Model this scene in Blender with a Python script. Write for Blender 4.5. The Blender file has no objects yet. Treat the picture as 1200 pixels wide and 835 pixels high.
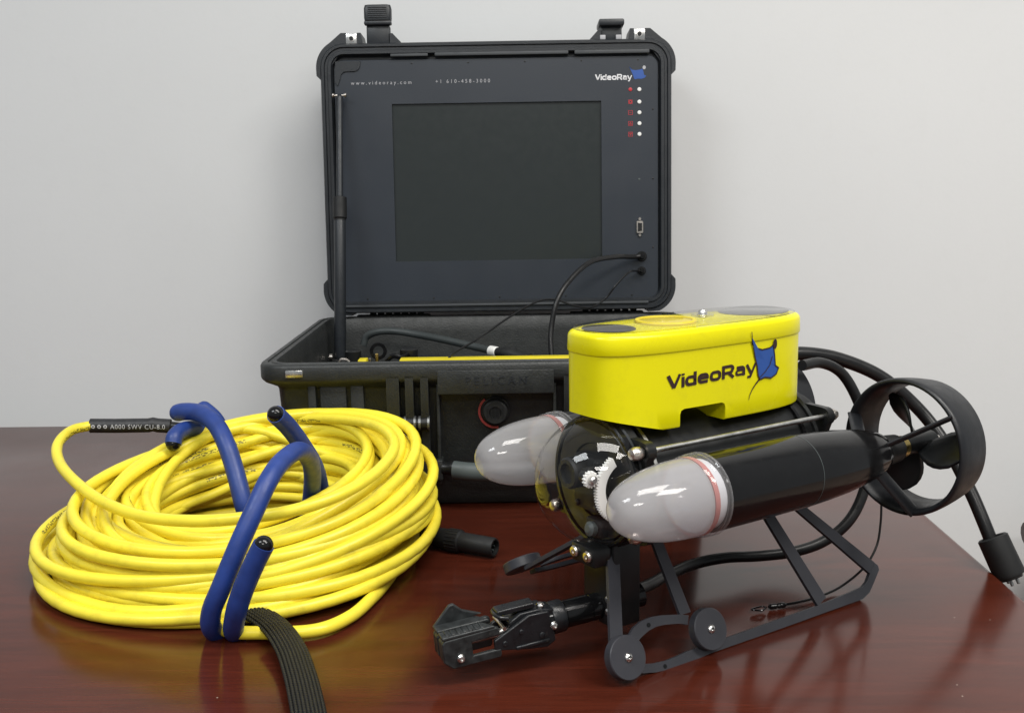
import bpy, bmesh, math, random
from mathutils import Vector, Matrix
random.seed(7)
R = math.radians
PI = math.pi
C = bpy.context.scene.collection
scene = bpy.context.scene

# ------------------------------------------------------------------ camera, world, lamps, exposure
F_PX, PITCH, ROLL, CAM_H = 1254.5, .1663, -.016, .3758
cam = bpy.data.cameras.new('camera')
cam.sensor_width = 36.0
cam.lens = F_PX / 1200 * 36
cam.clip_start, cam.clip_end = .02, 100
cam_o = bpy.data.objects.new('camera', cam)
C.objects.link(cam_o)
_r = Vector((1, 0, 0)); _f = Vector((0, math.cos(PITCH), -math.sin(PITCH))); _u = Vector((0, math.sin(PITCH), math.cos(PITCH)))
_rx = math.cos(ROLL) * _r + math.sin(ROLL) * _u
_ux = -math.sin(ROLL) * _r + math.cos(ROLL) * _u
CR = Matrix((_rx, _ux, -_f)).transposed()
cam_o.matrix_world = Matrix.Translation((0, 0, CAM_H)) @ CR.to_4x4()
scene.camera = cam_o

world = bpy.data.worlds.new('World')
scene.world = world
world.use_nodes = True
bg = world.node_tree.nodes['Background']
bg.inputs[0].default_value = (.92, .97, 1.0, 1)
bg.inputs[1].default_value = .32

def ceiling_lamp(loc, sx, sy, watts, col=(1, .97, .92)):
    l = bpy.data.lights.new('ceiling_lamp', 'AREA')
    l.shape = 'RECTANGLE'; l.size = sx; l.size_y = sy; l.energy = watts; l.color = col
    o = bpy.data.objects.new('ceiling_lamp', l); C.objects.link(o); o.location = loc
    return o
ceiling_lamp((.55, .25, 2.05), 1.2, .6, 34)
ceiling_lamp((-1.35, -.25, 2.05), 1.2, .6, 34, (.94, .98, 1))
ceiling_lamp((.1, -1.9, 2.05), 1.2, .6, 44)  # unseen lamp behind the camera, added to soften the shading on the wall
ceiling_lamp((1.75, -.25, 2.05), 1.2, .6, 44, (1, .965, .91))

scene.view_settings.view_transform = 'Standard'
scene.view_settings.look = 'None'
scene.view_settings.exposure = 0
scene.view_settings.gamma = 1
scene.render.engine = 'CYCLES'
scene.cycles.max_bounces = 10
scene.cycles.transparent_max_bounces = 16

# ------------------------------------------------------------------ helpers
def at(px, py, Y):
    """point of the photograph's pixel at the depth Y"""
    d = CR @ Vector(((px - 600) / F_PX, -(py - 417.5) / F_PX, -1))
    return Vector((0, 0, CAM_H)) + d * (Y / d.y)

def on(px, py, z=0.0):
    """point of the photograph's pixel at the height z"""
    d = CR @ Vector(((px - 600) / F_PX, -(py - 417.5) / F_PX, -1))
    return Vector((0, 0, CAM_H)) + d * ((z - CAM_H) / d.z)

def tag(o, label=None, cat=None, group=None, kind=None):
    if label: o['label'] = label
    if cat: o['category'] = cat
    if group: o['group'] = group
    if kind: o['kind'] = kind
    return o

def thing(name, label, cat, loc=(0, 0, 0), rz=0, group=None):
    o = bpy.data.objects.new(name, None); C.objects.link(o)
    o.location = loc; o.rotation_euler = (0, 0, rz); o.empty_display_size = .05
    return tag(o, label, cat, group)

def catmull(pts, n=10, closed=False):
    pts = [Vector(p) for p in pts]; out = []; m = len(pts)
    for i in range(m if closed else m - 1):
        if closed:
            p0, p1, p2, p3 = pts[i - 1], pts[i], pts[(i + 1) % m], pts[(i + 2) % m]
        else:
            p1, p2 = pts[i], pts[i + 1]
            p0 = pts[i - 1] if i else p1 * 2 - p2
            p3 = pts[i + 2] if i + 2 < m else p2 * 2 - p1
        for k in range(n):
            t = k / n
            out.append(.5 * ((2 * p1) + (p2 - p0) * t + (2 * p0 - 5 * p1 + 4 * p2 - p3) * t * t + (3 * p1 - p0 - 3 * p2 + p3) * t ** 3))
    if not closed: out.append(pts[-1].copy())
    return out

class MB:
    """collects shapes, build() links them as one mesh object"""
    def __init__(s): s.v = []; s.f = []; s.uv = {}
    def add(s, vs, fs):
        b = len(s.v); s.v += [tuple(v) for v in vs]; s.f += [tuple(b + i for i in f) for f in fs]; return s
    def box(s, x0, x1, y0, y1, z0, z1, bev=0):
        bm = bmesh.new(); bmesh.ops.create_cube(bm, size=1)
        for v in bm.verts:
            v.co = Vector(((x0 + x1) / 2 + v.co.x * (x1 - x0), (y0 + y1) / 2 + v.co.y * (y1 - y0), (z0 + z1) / 2 + v.co.z * (z1 - z0)))
        if bev: bmesh.ops.bevel(bm, geom=bm.edges[:], offset=bev, segments=2, profile=.5, affect='EDGES')
        bm.verts.index_update()
        s.add([v.co for v in bm.verts], [[v.index for v in f.verts] for f in bm.faces]); bm.free(); return s
    def loft(s, loops, cap0=True, cap1=True, closed=False):
        b = len(s.v); n = len(loops[0]); m = len(loops)
        for l in loops: s.v += [tuple(p) for p in l]
        for i in range(m if closed else m - 1):
            a = b + i * n; c = b + ((i + 1) % m) * n
            for k in range(n):
                q = (k + 1) % n
                s.f.append((a + k, a + q, c + q, c + k))
        if not closed:
            if cap0: s.f.append(tuple(b + k for k in reversed(range(n))))
            if cap1: s.f.append(tuple(b + (m - 1) * n + k for k in range(n)))
        return s
    def prism(s, poly, axis, a, b):
        """2-D polygon pushed along an axis: 'x' -> (y,z), 'y' -> (x,z), 'z' -> (x,y)"""
        def p(u, v, w): return {'x': (w, u, v), 'y': (u, w, v), 'z': (u, v, w)}[axis]
        return s.loft([[p(u, v, a) for u, v in poly], [p(u, v, b) for u, v in poly]])
    def lathe(s, prof, org=(0, 0, 0), ax=(1, 0, 0), n=32, closed=False):
        """profile (distance along the axis, radius)"""
        ax = Vector(ax).normalized(); up = Vector((0, 0, 1)) if abs(ax.z) < .9 else Vector((1, 0, 0))
        e1 = ax.cross(up).normalized(); e2 = ax.cross(e1); org = Vector(org)
        loops = [[org + ax * t + (e1 * math.cos(2 * PI * k / n) + e2 * math.sin(2 * PI * k / n)) * max(r, 1e-5) for k in range(n)] for t, r in prof]
        return s.loft(loops, closed=closed)
    def cyl(s, a, b, r, n=20, bev=0):
        a = Vector(a); b = Vector(b); L = (b - a).length
        prof = [(0, r), (L, r)] if not bev else [(0, r - bev), (bev, r), (L - bev, r), (L, r - bev)]
        return s.lathe(prof, a, b - a, n)
    def tube(s, path, rad, n=12, caps=True, flat=None, uv=False):
        path = [Vector(p) for p in path]; loops = []; prev = None; L = 0; us = []
        for i, p in enumerate(path):
            t = (path[min(i + 1, len(path) - 1)] - path[max(i - 1, 0)]).normalized()
            if prev is None:
                prev = t.orthogonal().normalized() if flat is None else (Vector(flat) - t * t.dot(Vector(flat))).normalized()
            nrm = (prev - t * prev.dot(t)).normalized(); prev = nrm; bn = t.cross(nrm)
            r = rad(i / (len(path) - 1)) if callable(rad) else rad
            ra, rb = r if isinstance(r, tuple) else (r, r)
            loops.append([p + nrm * (ra * math.cos(2 * PI * k / n)) + bn * (rb * math.sin(2 * PI * k / n)) for k in range(n)])
            if i: L += (path[i] - path[i - 1]).length
            us.append(L)
        f0 = len(s.f); s.loft(loops, caps, caps)
        if uv:
            for i in range(len(path) - 1):
                for k in range(n):
                    s.uv[f0 + i * n + k] = [(us[i], k / n), (us[i], (k + 1) / n), (us[i + 1], (k + 1) / n), (us[i + 1], k / n)]
        return s
    def sphere(s, c, r, n=20, m=12, ax=(0, 0, 1)):
        return s.lathe([(-r * math.cos(PI * i / m), r * math.sin(PI * i / m)) for i in range(m + 1)], c, ax, n)
    def xf(s, M):
        s.v = [tuple(M @ Vector(v)) for v in s.v]; return s
    def build(s, name, mat, parent=None, sharp=35, smooth=True):
        me = bpy.data.meshes.new(name); me.from_pydata(s.v, [], s.f); me.validate(); me.update()
        bm = bmesh.new(); bm.from_mesh(me); bmesh.ops.recalc_face_normals(bm, faces=bm.faces[:]); bm.to_mesh(me); bm.free()
        if s.uv:
            ul = me.uv_layers.new(name='UVMap')
            for fi, q in s.uv.items():
                pol = me.polygons[fi]; look = {s.f[fi][j]: q[j] for j in range(4)}
                for li in pol.loop_indices: ul.data[li].uv = look[me.loops[li].vertex_index]
        if smooth:
            me.shade_smooth(); me.set_sharp_from_angle(angle=R(sharp))
        me.materials.append(M[mat] if isinstance(mat, str) else mat)
        o = bpy.data.objects.new(name, me); C.objects.link(o)
        if parent: o.parent = parent
        return o

def rrect(cx, cy, hw, hh, r, n=6):
    out = []
    for sx, sy, a0 in ((1, 1, 0), (-1, 1, 90), (-1, -1, 180), (1, -1, 270)):
        for k in range(n + 1):
            a = R(a0 + 90 * k / n)
            out.append((cx + sx * (hw - r) + r * math.cos(a), cy + sy * (hh - r) + r * math.sin(a)))
    return out

def copy_tree(o, parent=None):
    c = o.copy(); C.objects.link(c); c.parent = parent
    for ch in list(o.children): copy_tree(ch, c)
    return c

# ------------------------------------------------------------------ materials (all procedural)
M = {}
def pm(name, col, rough=.5, metal=0, coat=0, spec=.5, var=.06, vscale=40, rvar=.08, bump=0, bscale=300, sss=0, trans=0, dust=0, coat_rough=.1, grime=0, gcol=(.22, .17, .03)):
    m = bpy.data.materials.new(name); m.use_nodes = True; nt = m.node_tree; N = nt.nodes; b = N['Principled BSDF']
    tc = N.new('ShaderNodeTexCoord'); nz = N.new('ShaderNodeTexNoise')
    nz.inputs['Scale'].default_value = vscale; nz.inputs['Detail'].default_value = 6; nt.links.new(tc.outputs['Object'], nz.inputs['Vector'])
    rp = N.new('ShaderNodeMapRange'); rp.inputs['From Min'].default_value = .3; rp.inputs['From Max'].default_value = .7
    rp.inputs['To Min'].default_value = 1 - var; rp.inputs['To Max'].default_value = 1 + var
    nt.links.new(nz.outputs['Fac'], rp.inputs['Value'])
    mx = N.new('ShaderNodeMix'); mx.data_type = 'RGBA'; mx.blend_type = 'MULTIPLY'; mx.inputs['Factor'].default_value = 1
    mx.inputs['A'].default_value = (*col, 1); nt.links.new(rp.outputs['Result'], mx.inputs['B'])
    out = mx.outputs['Result']
    if dust:
        n2 = N.new('ShaderNodeTexNoise'); n2.inputs['Scale'].default_value = 260; n2.inputs['Detail'].default_value = 8; n2.inputs['Roughness'].default_value = .7
        nt.links.new(tc.outputs['Object'], n2.inputs['Vector'])
        r2 = N.new('ShaderNodeMapRange'); r2.inputs['From Min'].default_value = .6; r2.inputs['From Max'].default_value = .8; r2.inputs['To Max'].default_value = dust
        nt.links.new(n2.outputs['Fac'], r2.inputs['Value'])
        m2 = N.new('ShaderNodeMix'); m2.data_type = 'RGBA'; m2.inputs['B'].default_value = (.35, .33, .3, 1)
        nt.links.new(r2.outputs['Result'], m2.inputs['Factor']); nt.links.new(out, m2.inputs['A']); out = m2.outputs['Result']
    if grime:
        n4 = N.new('ShaderNodeTexNoise'); n4.inputs['Scale'].default_value = 38; n4.inputs['Detail'].default_value = 9; n4.inputs['Roughness'].default_value = .68
        nt.links.new(tc.outputs['Object'], n4.inputs['Vector'])
        r4 = N.new('ShaderNodeMapRange'); r4.inputs['From Min'].default_value = .52; r4.inputs['From Max'].default_value = .78; r4.inputs['To Max'].default_value = grime
        nt.links.new(n4.outputs['Fac'], r4.inputs['Value'])
        m4 = N.new('ShaderNodeMix'); m4.data_type = 'RGBA'; m4.inputs['B'].default_value = (*gcol, 1)
        nt.links.new(r4.outputs['Result'], m4.inputs['Factor']); nt.links.new(out, m4.inputs['A']); out = m4.outputs['Result']
    nt.links.new(out, b.inputs['Base Color'])
    rr = N.new('ShaderNodeMapRange'); rr.inputs['From Min'].default_value = .3; rr.inputs['From Max'].default_value = .7
    rr.inputs['To Min'].default_value = max(.02, rough - rvar); rr.inputs['To Max'].default_value = min(1, rough + rvar)
    n3 = N.new('ShaderNodeTexNoise'); n3.inputs['Scale'].default_value = vscale * 2.3; n3.inputs['Detail'].default_value = 4
    nt.links.new(tc.outputs['Object'], n3.inputs['Vector']); nt.links.new(n3.outputs['Fac'], rr.inputs['Value']); nt.links.new(rr.outputs['Result'], b.inputs['Roughness'])
    b.inputs['Metallic'].default_value = metal; b.inputs['Coat Weight'].default_value = coat; b.inputs['Coat Roughness'].default_value = coat_rough
    b.inputs['Specular IOR Level'].default_value = spec
    if sss:
        b.inputs['Subsurface Weight'].default_value = sss; b.inputs['Subsurface Radius'].default_value = (.01, .01, .01); b.inputs['Subsurface Scale'].default_value = .5
    b.inputs['Transmission Weight'].default_value = trans
    if bump:
        nb = N.new('ShaderNodeTexNoise'); nb.inputs['Scale'].default_value = bscale; nb.inputs['Detail'].default_value = 3
        nt.links.new(tc.outputs['Object'], nb.inputs['Vector'])
        bp = N.new('ShaderNodeBump'); bp.inputs['Strength'].default_value = bump; bp.inputs['Distance'].default_value = .0006
        nt.links.new(nb.outputs['Fac'], bp.inputs['Height']); nt.links.new(bp.outputs['Normal'], b.inputs['Normal'])
    M[name] = m; return m

pm('wall', (.675, .685, .69), .85, var=.02, vscale=2.2, grime=.04, gcol=(.4, .38, .35), bump=.2, bscale=140, spec=.2)
pm('case_plastic', (.018, .020, .020), .46, bump=.7, bscale=420, var=.2, dust=.07)
pm('lid_plastic', (.016, .019, .023), .42, bump=.4, bscale=700, var=.12, dust=.03)
pm('panel', (.024, .030, .040), .38, var=.05, vscale=6, bump=.15, bscale=900, rvar=.05)
pm('gasket', (.05, .055, .06), .55)
pm('screen', (.020, .025, .025), .22, spec=.6, var=.02, rvar=.02)
pm('steel', (.72, .71, .69), .25, 1)
pm('rod_steel', (.62, .61, .59), .35, 1)
pm('grey_metal', (.25, .26, .26), .35, .8)
pm('nickel', (.62, .57, .52), .28, 1)
pm('brass', (.75, .55, .2), .3, 1)
pm('black_gloss', (.006, .006, .0065), .15, var=.1, dust=.02, spec=.38)
pm('black_satin', (.009, .0095, .010), .36, var=.12, dust=.04, spec=.38)
pm('black_matte', (.0095, .010, .0105), .55, var=.12, dust=.03, spec=.38)
pm('nozzle', (.0115, .0125, .015), .40, spec=.42, var=.1, dust=.03, bump=.2, bscale=500)
pm('skid', (.036, .037, .045), .48, var=.1, dust=.09)
pm('anodised', (.010, .011, .013), .32, metal=0, var=.3, vscale=120, dust=.15)
pm('worn_metal', (.024, .027, .028), .42, metal=.2, var=.5, vscale=150, dust=.25)
pm('yellow_paint', (.76, .70, .002), .26, spec=.34, grime=.16, dust=.012, bump=.06, bscale=160, var=.03, vscale=9, rvar=.05)
pm('yellow_inner', (.62, .5, .02), .45)
pm('blue_rubber', (.015, .044, .215), .46, grime=.3, gcol=(.01, .016, .08), var=.15, vscale=60, bump=.35, bscale=90)
pm('blue_print', (.025, .085, .33), .4)
pm('ink', (.03, .012, .012), .5)
pm('white_ink', (.72, .72, .74), .5)
pm('grey_ink', (.42, .42, .44), .5)
pm('red_ink', (.48, .03, .04), .5)
pm('red_dull', (.26, .028, .025), .55, var=.25, vscale=300)
pm('red_gasket', (.42, .14, .12), .45)
pm('white_plastic', (.82, .82, .8), .4)
pm('pale_plastic', (.62, .62, .63), .35)
pm('hose', (.035, .042, .043), .5)
pm('grey_rubber', (.07, .085, .085), .5, var=.1)
pm('grey_disc', (.07, .07, .068), .35, var=.05)
pm('cable_black', (.008, .008, .0085), .34, var=.1, spec=.4)
pm('cord', (.018, .018, .02), .5, var=.3, vscale=200)
pm('yellow_case', (.75, .62, .02), .4)
pm('chair_wood', (.035, .014, .012), .3)
pm('chair_cloth', (.33, .24, .19), .8)

def edge_wear(name, col, amount, radius):
    """rubbed edges: where the rounded normal leaves the face normal"""
    nt = M[name].node_tree; N = nt.nodes; b = N['Principled BSDF']; src = b.inputs['Base Color'].links[0].from_socket
    bv = N.new('ShaderNodeBevel'); bv.samples = 6; bv.inputs[0].default_value = radius
    ge = N.new('ShaderNodeNewGeometry'); dt = N.new('ShaderNodeVectorMath'); dt.operation = 'DOT_PRODUCT'
    nt.links.new(bv.outputs[0], dt.inputs[0]); nt.links.new(ge.outputs['Normal'], dt.inputs[1])
    mr = N.new('ShaderNodeMapRange'); mr.inputs['From Min'].default_value = .985; mr.inputs['From Max'].default_value = .88; mr.inputs['To Max'].default_value = 1
    nt.links.new(dt.outputs['Value'], mr.inputs['Value'])
    tc = N.new('ShaderNodeTexCoord'); nz = N.new('ShaderNodeTexNoise'); nz.inputs['Scale'].default_value = 180; nz.inputs['Detail'].default_value = 5
    nt.links.new(tc.outputs['Object'], nz.inputs['Vector'])
    m2 = N.new('ShaderNodeMapRange'); m2.inputs['From Min'].default_value = .35; m2.inputs['From Max'].default_value = .65; m2.inputs['To Max'].default_value = amount
    nt.links.new(nz.outputs['Fac'], m2.inputs['Value'])
    mu = N.new('ShaderNodeMath'); mu.operation = 'MULTIPLY'; nt.links.new(mr.outputs[0], mu.inputs[0]); nt.links.new(m2.outputs[0], mu.inputs[1])
    mx = N.new('ShaderNodeMix'); mx.data_type = 'RGBA'; mx.inputs['B'].default_value = (*col, 1)
    nt.links.new(mu.outputs[0], mx.inputs['Factor']); nt.links.new(src, mx.inputs['A']); nt.links.new(mx.outputs['Result'], b.inputs['Base Color'])
edge_wear('worn_metal', (.30, .29, .27), .8, .0010)
edge_wear('anodised', (.22, .22, .22), .6, .0006)
edge_wear('skid', (.13, .13, .14), .5, .0006)
edge_wear('case_plastic', (.075, .078, .076), .5, .0012)

def clear_mat(name, tint=(1, 1, 1), base=.035, rough=.02, haze=0):
    m = bpy.data.materials.new(name); m.use_nodes = True; nt = m.node_tree; N = nt.nodes
    N.remove(N['Principled BSDF']); o = N['Material Output']
    t = N.new('ShaderNodeBsdfTransparent'); t.inputs[0].default_value = (*tint, 1)
    g = N.new('ShaderNodeBsdfGlossy'); g.inputs['Roughness'].default_value = rough
    fr = N.new('ShaderNodeFresnel')                                             # a thin pane: the same index met from either side
    ge = N.new('ShaderNodeNewGeometry'); mr = N.new('ShaderNodeMapRange'); mr.inputs['To Min'].default_value = 1.49; mr.inputs['To Max'].default_value = 1 / 1.49
    nt.links.new(ge.outputs['Backfacing'], mr.inputs['Value']); nt.links.new(mr.outputs['Result'], fr.inputs[0])
    mx = N.new('ShaderNodeMixShader'); nt.links.new(fr.outputs[0], mx.inputs[0]); nt.links.new(t.outputs[0], mx.inputs[1]); nt.links.new(g.outputs[0], mx.inputs[2])
    out = mx.outputs[0]
    if haze:
        d = N.new('ShaderNodeBsdfPrincipled'); d.inputs['Base Color'].default_value = (.76, .75, .76, 1); d.inputs['Roughness'].default_value = .10
        d.inputs['Subsurface Weight'].default_value = .4; d.inputs['Subsurface Radius'].default_value = (.02, .02, .02); d.inputs['Subsurface Scale'].default_value = .5
        m2 = N.new('ShaderNodeMixShader'); m2.inputs[0].default_value = haze
        nt.links.new(out, m2.inputs[1]); nt.links.new(d.outputs[0], m2.inputs[2]); out = m2.outputs[0]
    nt.links.new(out, o.inputs[0]); M[name] = m
clear_mat('acrylic')
clear_mat('clear_flange', (.95, .95, .97), rough=.05, haze=.10)
clear_mat('frosted', (.86, .85, .86), rough=.03, haze=.29)

def wood():
    m = bpy.data.materials.new('mahogany'); m.use_nodes = True; nt = m.node_tree; N = nt.nodes; b = N['Principled BSDF']
    tc = N.new('ShaderNodeTexCoord'); mp = N.new('ShaderNodeMapping'); mp.inputs['Scale'].default_value = (1.2, 14, 1)
    nt.links.new(tc.outputs['Object'], mp.inputs['Vector'])
    n = N.new('ShaderNodeTexNoise'); n.inputs['Scale'].default_value = 5; n.inputs['Detail'].default_value = 9; n.inputs['Roughness'].default_value = .65; n.inputs['Distortion'].default_value = .6
    nt.links.new(mp.outputs[0], n.inputs['Vector'])
    cr = N.new('ShaderNodeValToRGB'); e = cr.color_ramp.elements
    e[0].position = .3; e[0].color = (.050, .0105, .0056, 1); e[1].position = .72; e[1].color = (.088, .0180, .0092, 1)
    nt.links.new(n.outputs['Fac'], cr.inputs[0])
    mp2 = N.new('ShaderNodeMapping'); mp2.inputs['Scale'].default_value = (6, 170, 1); nt.links.new(tc.outputs['Object'], mp2.inputs['Vector'])
    n2 = N.new('ShaderNodeTexNoise'); n2.inputs['Scale'].default_value = 4; n2.inputs['Detail'].default_value = 4; nt.links.new(mp2.outputs[0], n2.inputs['Vector'])
    r2 = N.new('ShaderNodeMapRange'); r2.inputs['From Min'].default_value = .35; r2.inputs['From Max'].default_value = .65; r2.inputs['To Min'].default_value = .88; r2.inputs['To Max'].default_value = 1.08
    nt.links.new(n2.outputs['Fac'], r2.inputs['Value'])
    mx = N.new('ShaderNodeMix'); mx.data_type = 'RGBA'; mx.blend_type = 'MULTIPLY'; mx.inputs['Factor'].default_value = 1
    nt.links.new(cr.outputs[0], mx.inputs['A']); nt.links.new(r2.outputs[0], mx.inputs['B'])
    vo = N.new('ShaderNodeTexVoronoi'); vo.inputs['Scale'].default_value = 42; nt.links.new(tc.outputs['Object'], vo.inputs['Vector'])
    lt_ = N.new('ShaderNodeMath'); lt_.operation = 'LESS_THAN'; lt_.inputs[1].default_value = .028; nt.links.new(vo.outputs['Distance'], lt_.inputs[0])
    sx_ = N.new('ShaderNodeSeparateColor'); nt.links.new(vo.outputs['Color'], sx_.inputs[0])
    gt_ = N.new('ShaderNodeMath'); gt_.operation = 'GREATER_THAN'; gt_.inputs[1].default_value = .72; nt.links.new(sx_.outputs[0], gt_.inputs[0])
    mu_ = N.new('ShaderNodeMath'); mu_.operation = 'MULTIPLY'; nt.links.new(lt_.outputs[0], mu_.inputs[0]); nt.links.new(gt_.outputs[0], mu_.inputs[1])
    m5 = N.new('ShaderNodeMix'); m5.data_type = 'RGBA'; m5.inputs['B'].default_value = (.33, .27, .22, 1)
    nt.links.new(mu_.outputs[0], m5.inputs['Factor']); nt.links.new(mx.outputs['Result'], m5.inputs['A']); nt.links.new(m5.outputs['Result'], b.inputs['Base Color'])
    n3 = N.new('ShaderNodeTexNoise'); n3.inputs['Scale'].default_value = 9; n3.inputs['Detail'].default_value = 5; nt.links.new(tc.outputs['Object'], n3.inputs['Vector'])
    r3 = N.new('ShaderNodeMapRange'); r3.inputs['From Min'].default_value = .3; r3.inputs['From Max'].default_value = .7; r3.inputs['To Min'].default_value = .14; r3.inputs['To Max'].default_value = .20
    nt.links.new(n3.outputs['Fac'], r3.inputs['Value']); nt.links.new(r3.outputs[0], b.inputs['Roughness'])
    b.inputs['Specular IOR Level'].default_value = .19
    bp = N.new('ShaderNodeBump'); bp.inputs['Strength'].default_value = .012; bp.inputs['Distance'].default_value = .001
    nt.links.new(n2.outputs['Fac'], bp.inputs['Height']); nt.links.new(bp.outputs[0], b.inputs['Normal'])
    M['mahogany'] = m
wood()

def tether_mat():
    """yellow jacket with a printed line of dark characters that comes round every so often"""
    m = pm('tether', (.88, .735, .05), .36, var=.06, vscale=25, spec=.4, grime=.35, bump=.12, bscale=120)
    nt = m.node_tree; N = nt.nodes; b = N['Principled BSDF']
    src = b.inputs['Base Color'].links[0].from_socket
    uv = N.new('ShaderNodeUVMap'); sp = N.new('ShaderNodeSeparateXYZ'); nt.links.new(uv.outputs[0], sp.inputs[0])
    def math_(op, a, bb):
        n = N.new('ShaderNodeMath'); n.operation = op
        for i, x in enumerate((a, bb)):
            if isinstance(x, (int, float)): n.inputs[i].default_value = x
            else: nt.links.new(x, n.inputs[i])
        return n.outputs[0]
    u, v = sp.outputs[0], sp.outputs[1]
    band = math_('MULTIPLY', math_('GREATER_THAN', v, .30), math_('LESS_THAN', v, .42))
    fr = math_('FRACT', math_('MULTIPLY', u, 1.27), 0)
    win = math_('LESS_THAN', fr, .09)
    mp = N.new('ShaderNodeMapping'); mp.inputs['Scale'].default_value = (330, 16, 1); nt.links.new(uv.outputs[0], mp.inputs[0])
    nz = N.new('ShaderNodeTexNoise'); nz.inputs['Scale'].default_value = 1; nz.inputs['Detail'].default_value = 1; nt.links.new(mp.outputs[0], nz.inputs['Vector'])
    ink = math_('GREATER_THAN', nz.outputs['Fac'], .5)
    k = math_('MULTIPLY', math_('MULTIPLY', band, win), math_('MULTIPLY', ink, .75))
    mx = N.new('ShaderNodeMix'); mx.data_type = 'RGBA'; mx.inputs['B'].default_value = (.06, .05, .02, 1)
    nt.links.new(k, mx.inputs['Factor']); nt.links.new(src, mx.inputs['A']); nt.links.new(mx.outputs['Result'], b.inputs['Base Color'])
tether_mat()

def braid_mat(name, lu, lv):
    m = pm(name, (.009, .009, .010), .5, var=.15, vscale=200, spec=.3)
    nt = m.node_tree; N = nt.nodes; b = N['Principled BSDF']
    uv = N.new('ShaderNodeUVMap')
    hs = []
    for s in (1, -1):
        mp = N.new('ShaderNodeMapping'); mp.inputs['Scale'].default_value = (lu, lv * s, 1); nt.links.new(uv.outputs[0], mp.inputs[0])
        sp = N.new('ShaderNodeSeparateXYZ'); nt.links.new(mp.outputs[0], sp.inputs[0])
        a = N.new('ShaderNodeMath'); a.operation = 'ADD'; nt.links.new(sp.outputs[0], a.inputs[0])
        k = N.new('ShaderNodeMath'); k.operation = 'MULTIPLY'; k.inputs[1].default_value = 2 * PI; nt.links.new(sp.outputs[1], k.inputs[0]); nt.links.new(k.outputs[0], a.inputs[1])
        sn = N.new('ShaderNodeMath'); sn.operation = 'SINE'; nt.links.new(a.outputs[0], sn.inputs[0]); hs.append(sn.outputs[0])
    mxx = N.new('ShaderNodeMath'); mxx.operation = 'MAXIMUM'; nt.links.new(hs[0], mxx.inputs[0]); nt.links.new(hs[1], mxx.inputs[1])
    bp = N.new('ShaderNodeBump'); bp.inputs['Strength'].default_value = .9; bp.inputs['Distance'].default_value = .0012
    nt.links.new(mxx.outputs[0], bp.inputs['Height']); nt.links.new(bp.outputs[0], b.inputs['Normal'])
braid_mat('braid', 1500, 12); braid_mat('cord_braid', 1700, 1)

# ------------------------------------------------------------------ lettering
def ribbon(path, w, closed=False):
    """a flat stroke with mitred joints"""
    p = [Vector((x, y)) for x, y in path]; n = len(p); L = []; Rr = []
    for i in range(n):
        a = p[i - 1] if (closed or i) else None; c = p[(i + 1) % n] if (closed or i < n - 1) else None
        d1 = (p[i] - a).normalized() if a is not None else None; d2 = (c - p[i]).normalized() if c is not None else None
        d1 = d1 if d1 is not None else d2; d2 = d2 if d2 is not None else d1
        t = (d1 + d2).normalized(); nn = Vector((-t.y, t.x)); k = 1 / max(.45, nn.dot(Vector((-d1.y, d1.x))))
        L.append(p[i] + nn * w / 2 * k); Rr.append(p[i] - nn * w / 2 * k)
    vs = L + Rr; fs = []
    for i in range(n if closed else n - 1):
        j = (i + 1) % n; fs.append((i, j, n + j, n + i))
    return [(v.x, v.y) for v in vs], fs

def arc(cx, cy, r, a0, a1, n=4):
    return [(cx + r * math.cos(R(a0 + (a1 - a0) * k / n)), cy + r * math.sin(R(a0 + (a1 - a0) * k / n))) for k in range(n + 1)]
def ring(x0, y0, x1, y1, r):
    return arc(x1 - r, y1 - r, r, 0, 90) + arc(x0 + r, y1 - r, r, 90, 180) + arc(x0 + r, y0 + r, r, 180, 270) + arc(x1 - r, y0 + r, r, 270, 360)
def wordmark():
    """the wide squared letters of the maker's name, capital height 1 -> vertices, faces, width"""
    w = .225; h = w / 2; V = []; Fc = []; x = 0
    def put(path, dx, closed=False, ww=w):
        vs, fs = ribbon(path, ww, closed); b = len(V)
        V.extend((a + dx, c) for a, c in vs); Fc.extend(tuple(b + i for i in f) for f in fs)
    xh = .76; r = .2
    put([(.1, 1), (.52, .06)], x, ww=.25); put([(.94, 1), (.52, .06)], x, ww=.2); x += 1.06
    put([(.1, 0), (.1, xh)], x); put([(.1, .86), (.1, 1)], x); x += .27
    put(ring(.1, h, .72, xh - h, r), x, True); put([(.72, 0), (.72, 1)], x); x += .93
    put([(.1, .4), (.72, .4)] + arc(.72 - r, xh - h - r, r, 0, 90) + arc(.1 + r, xh - h - r, r, 90, 180) + arc(.1 + r, h + r, r, 180, 270) + [(.76, h)], x); x += .93
    put(ring(.1, h, .76, xh - h, r), x, True); x += .95
    put([(.1, 0), (.1, 1 - h)] + arc(.86 - r, 1 - h - r, r, 90, 0) + arc(.86 - r, .42 + r * .6, r * .6, 0, -90) + [(.1, .40)], x); put([(.5, .42), (.92, 0)], x, ww=.22); x += 1.05
    put([(.12, xh - h)] + arc(.7 - r, xh - h - r, r, 90, 0) + [(.7, 0)], x); put(ring(.1, h, .7, .44, .14), x, True, .17); x += .88
    put([(.06, xh), (.42, .05)], x, ww=.21); put([(.8, xh), (.36, -.2), (.12, -.2)], x, ww=.18); x += .86
    return V, Fc, x
WM = wordmark()
RAY = [(881, 392), (882.5, 400), (887, 404.5), (895, 406.5), (904, 404.5), (909, 401), (911, 412), (912.5, 425), (917, 428), (914, 435), (907, 439.5), (899, 438.5), (893, 441), (890.5, 436), (889, 425), (886, 414)]
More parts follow.
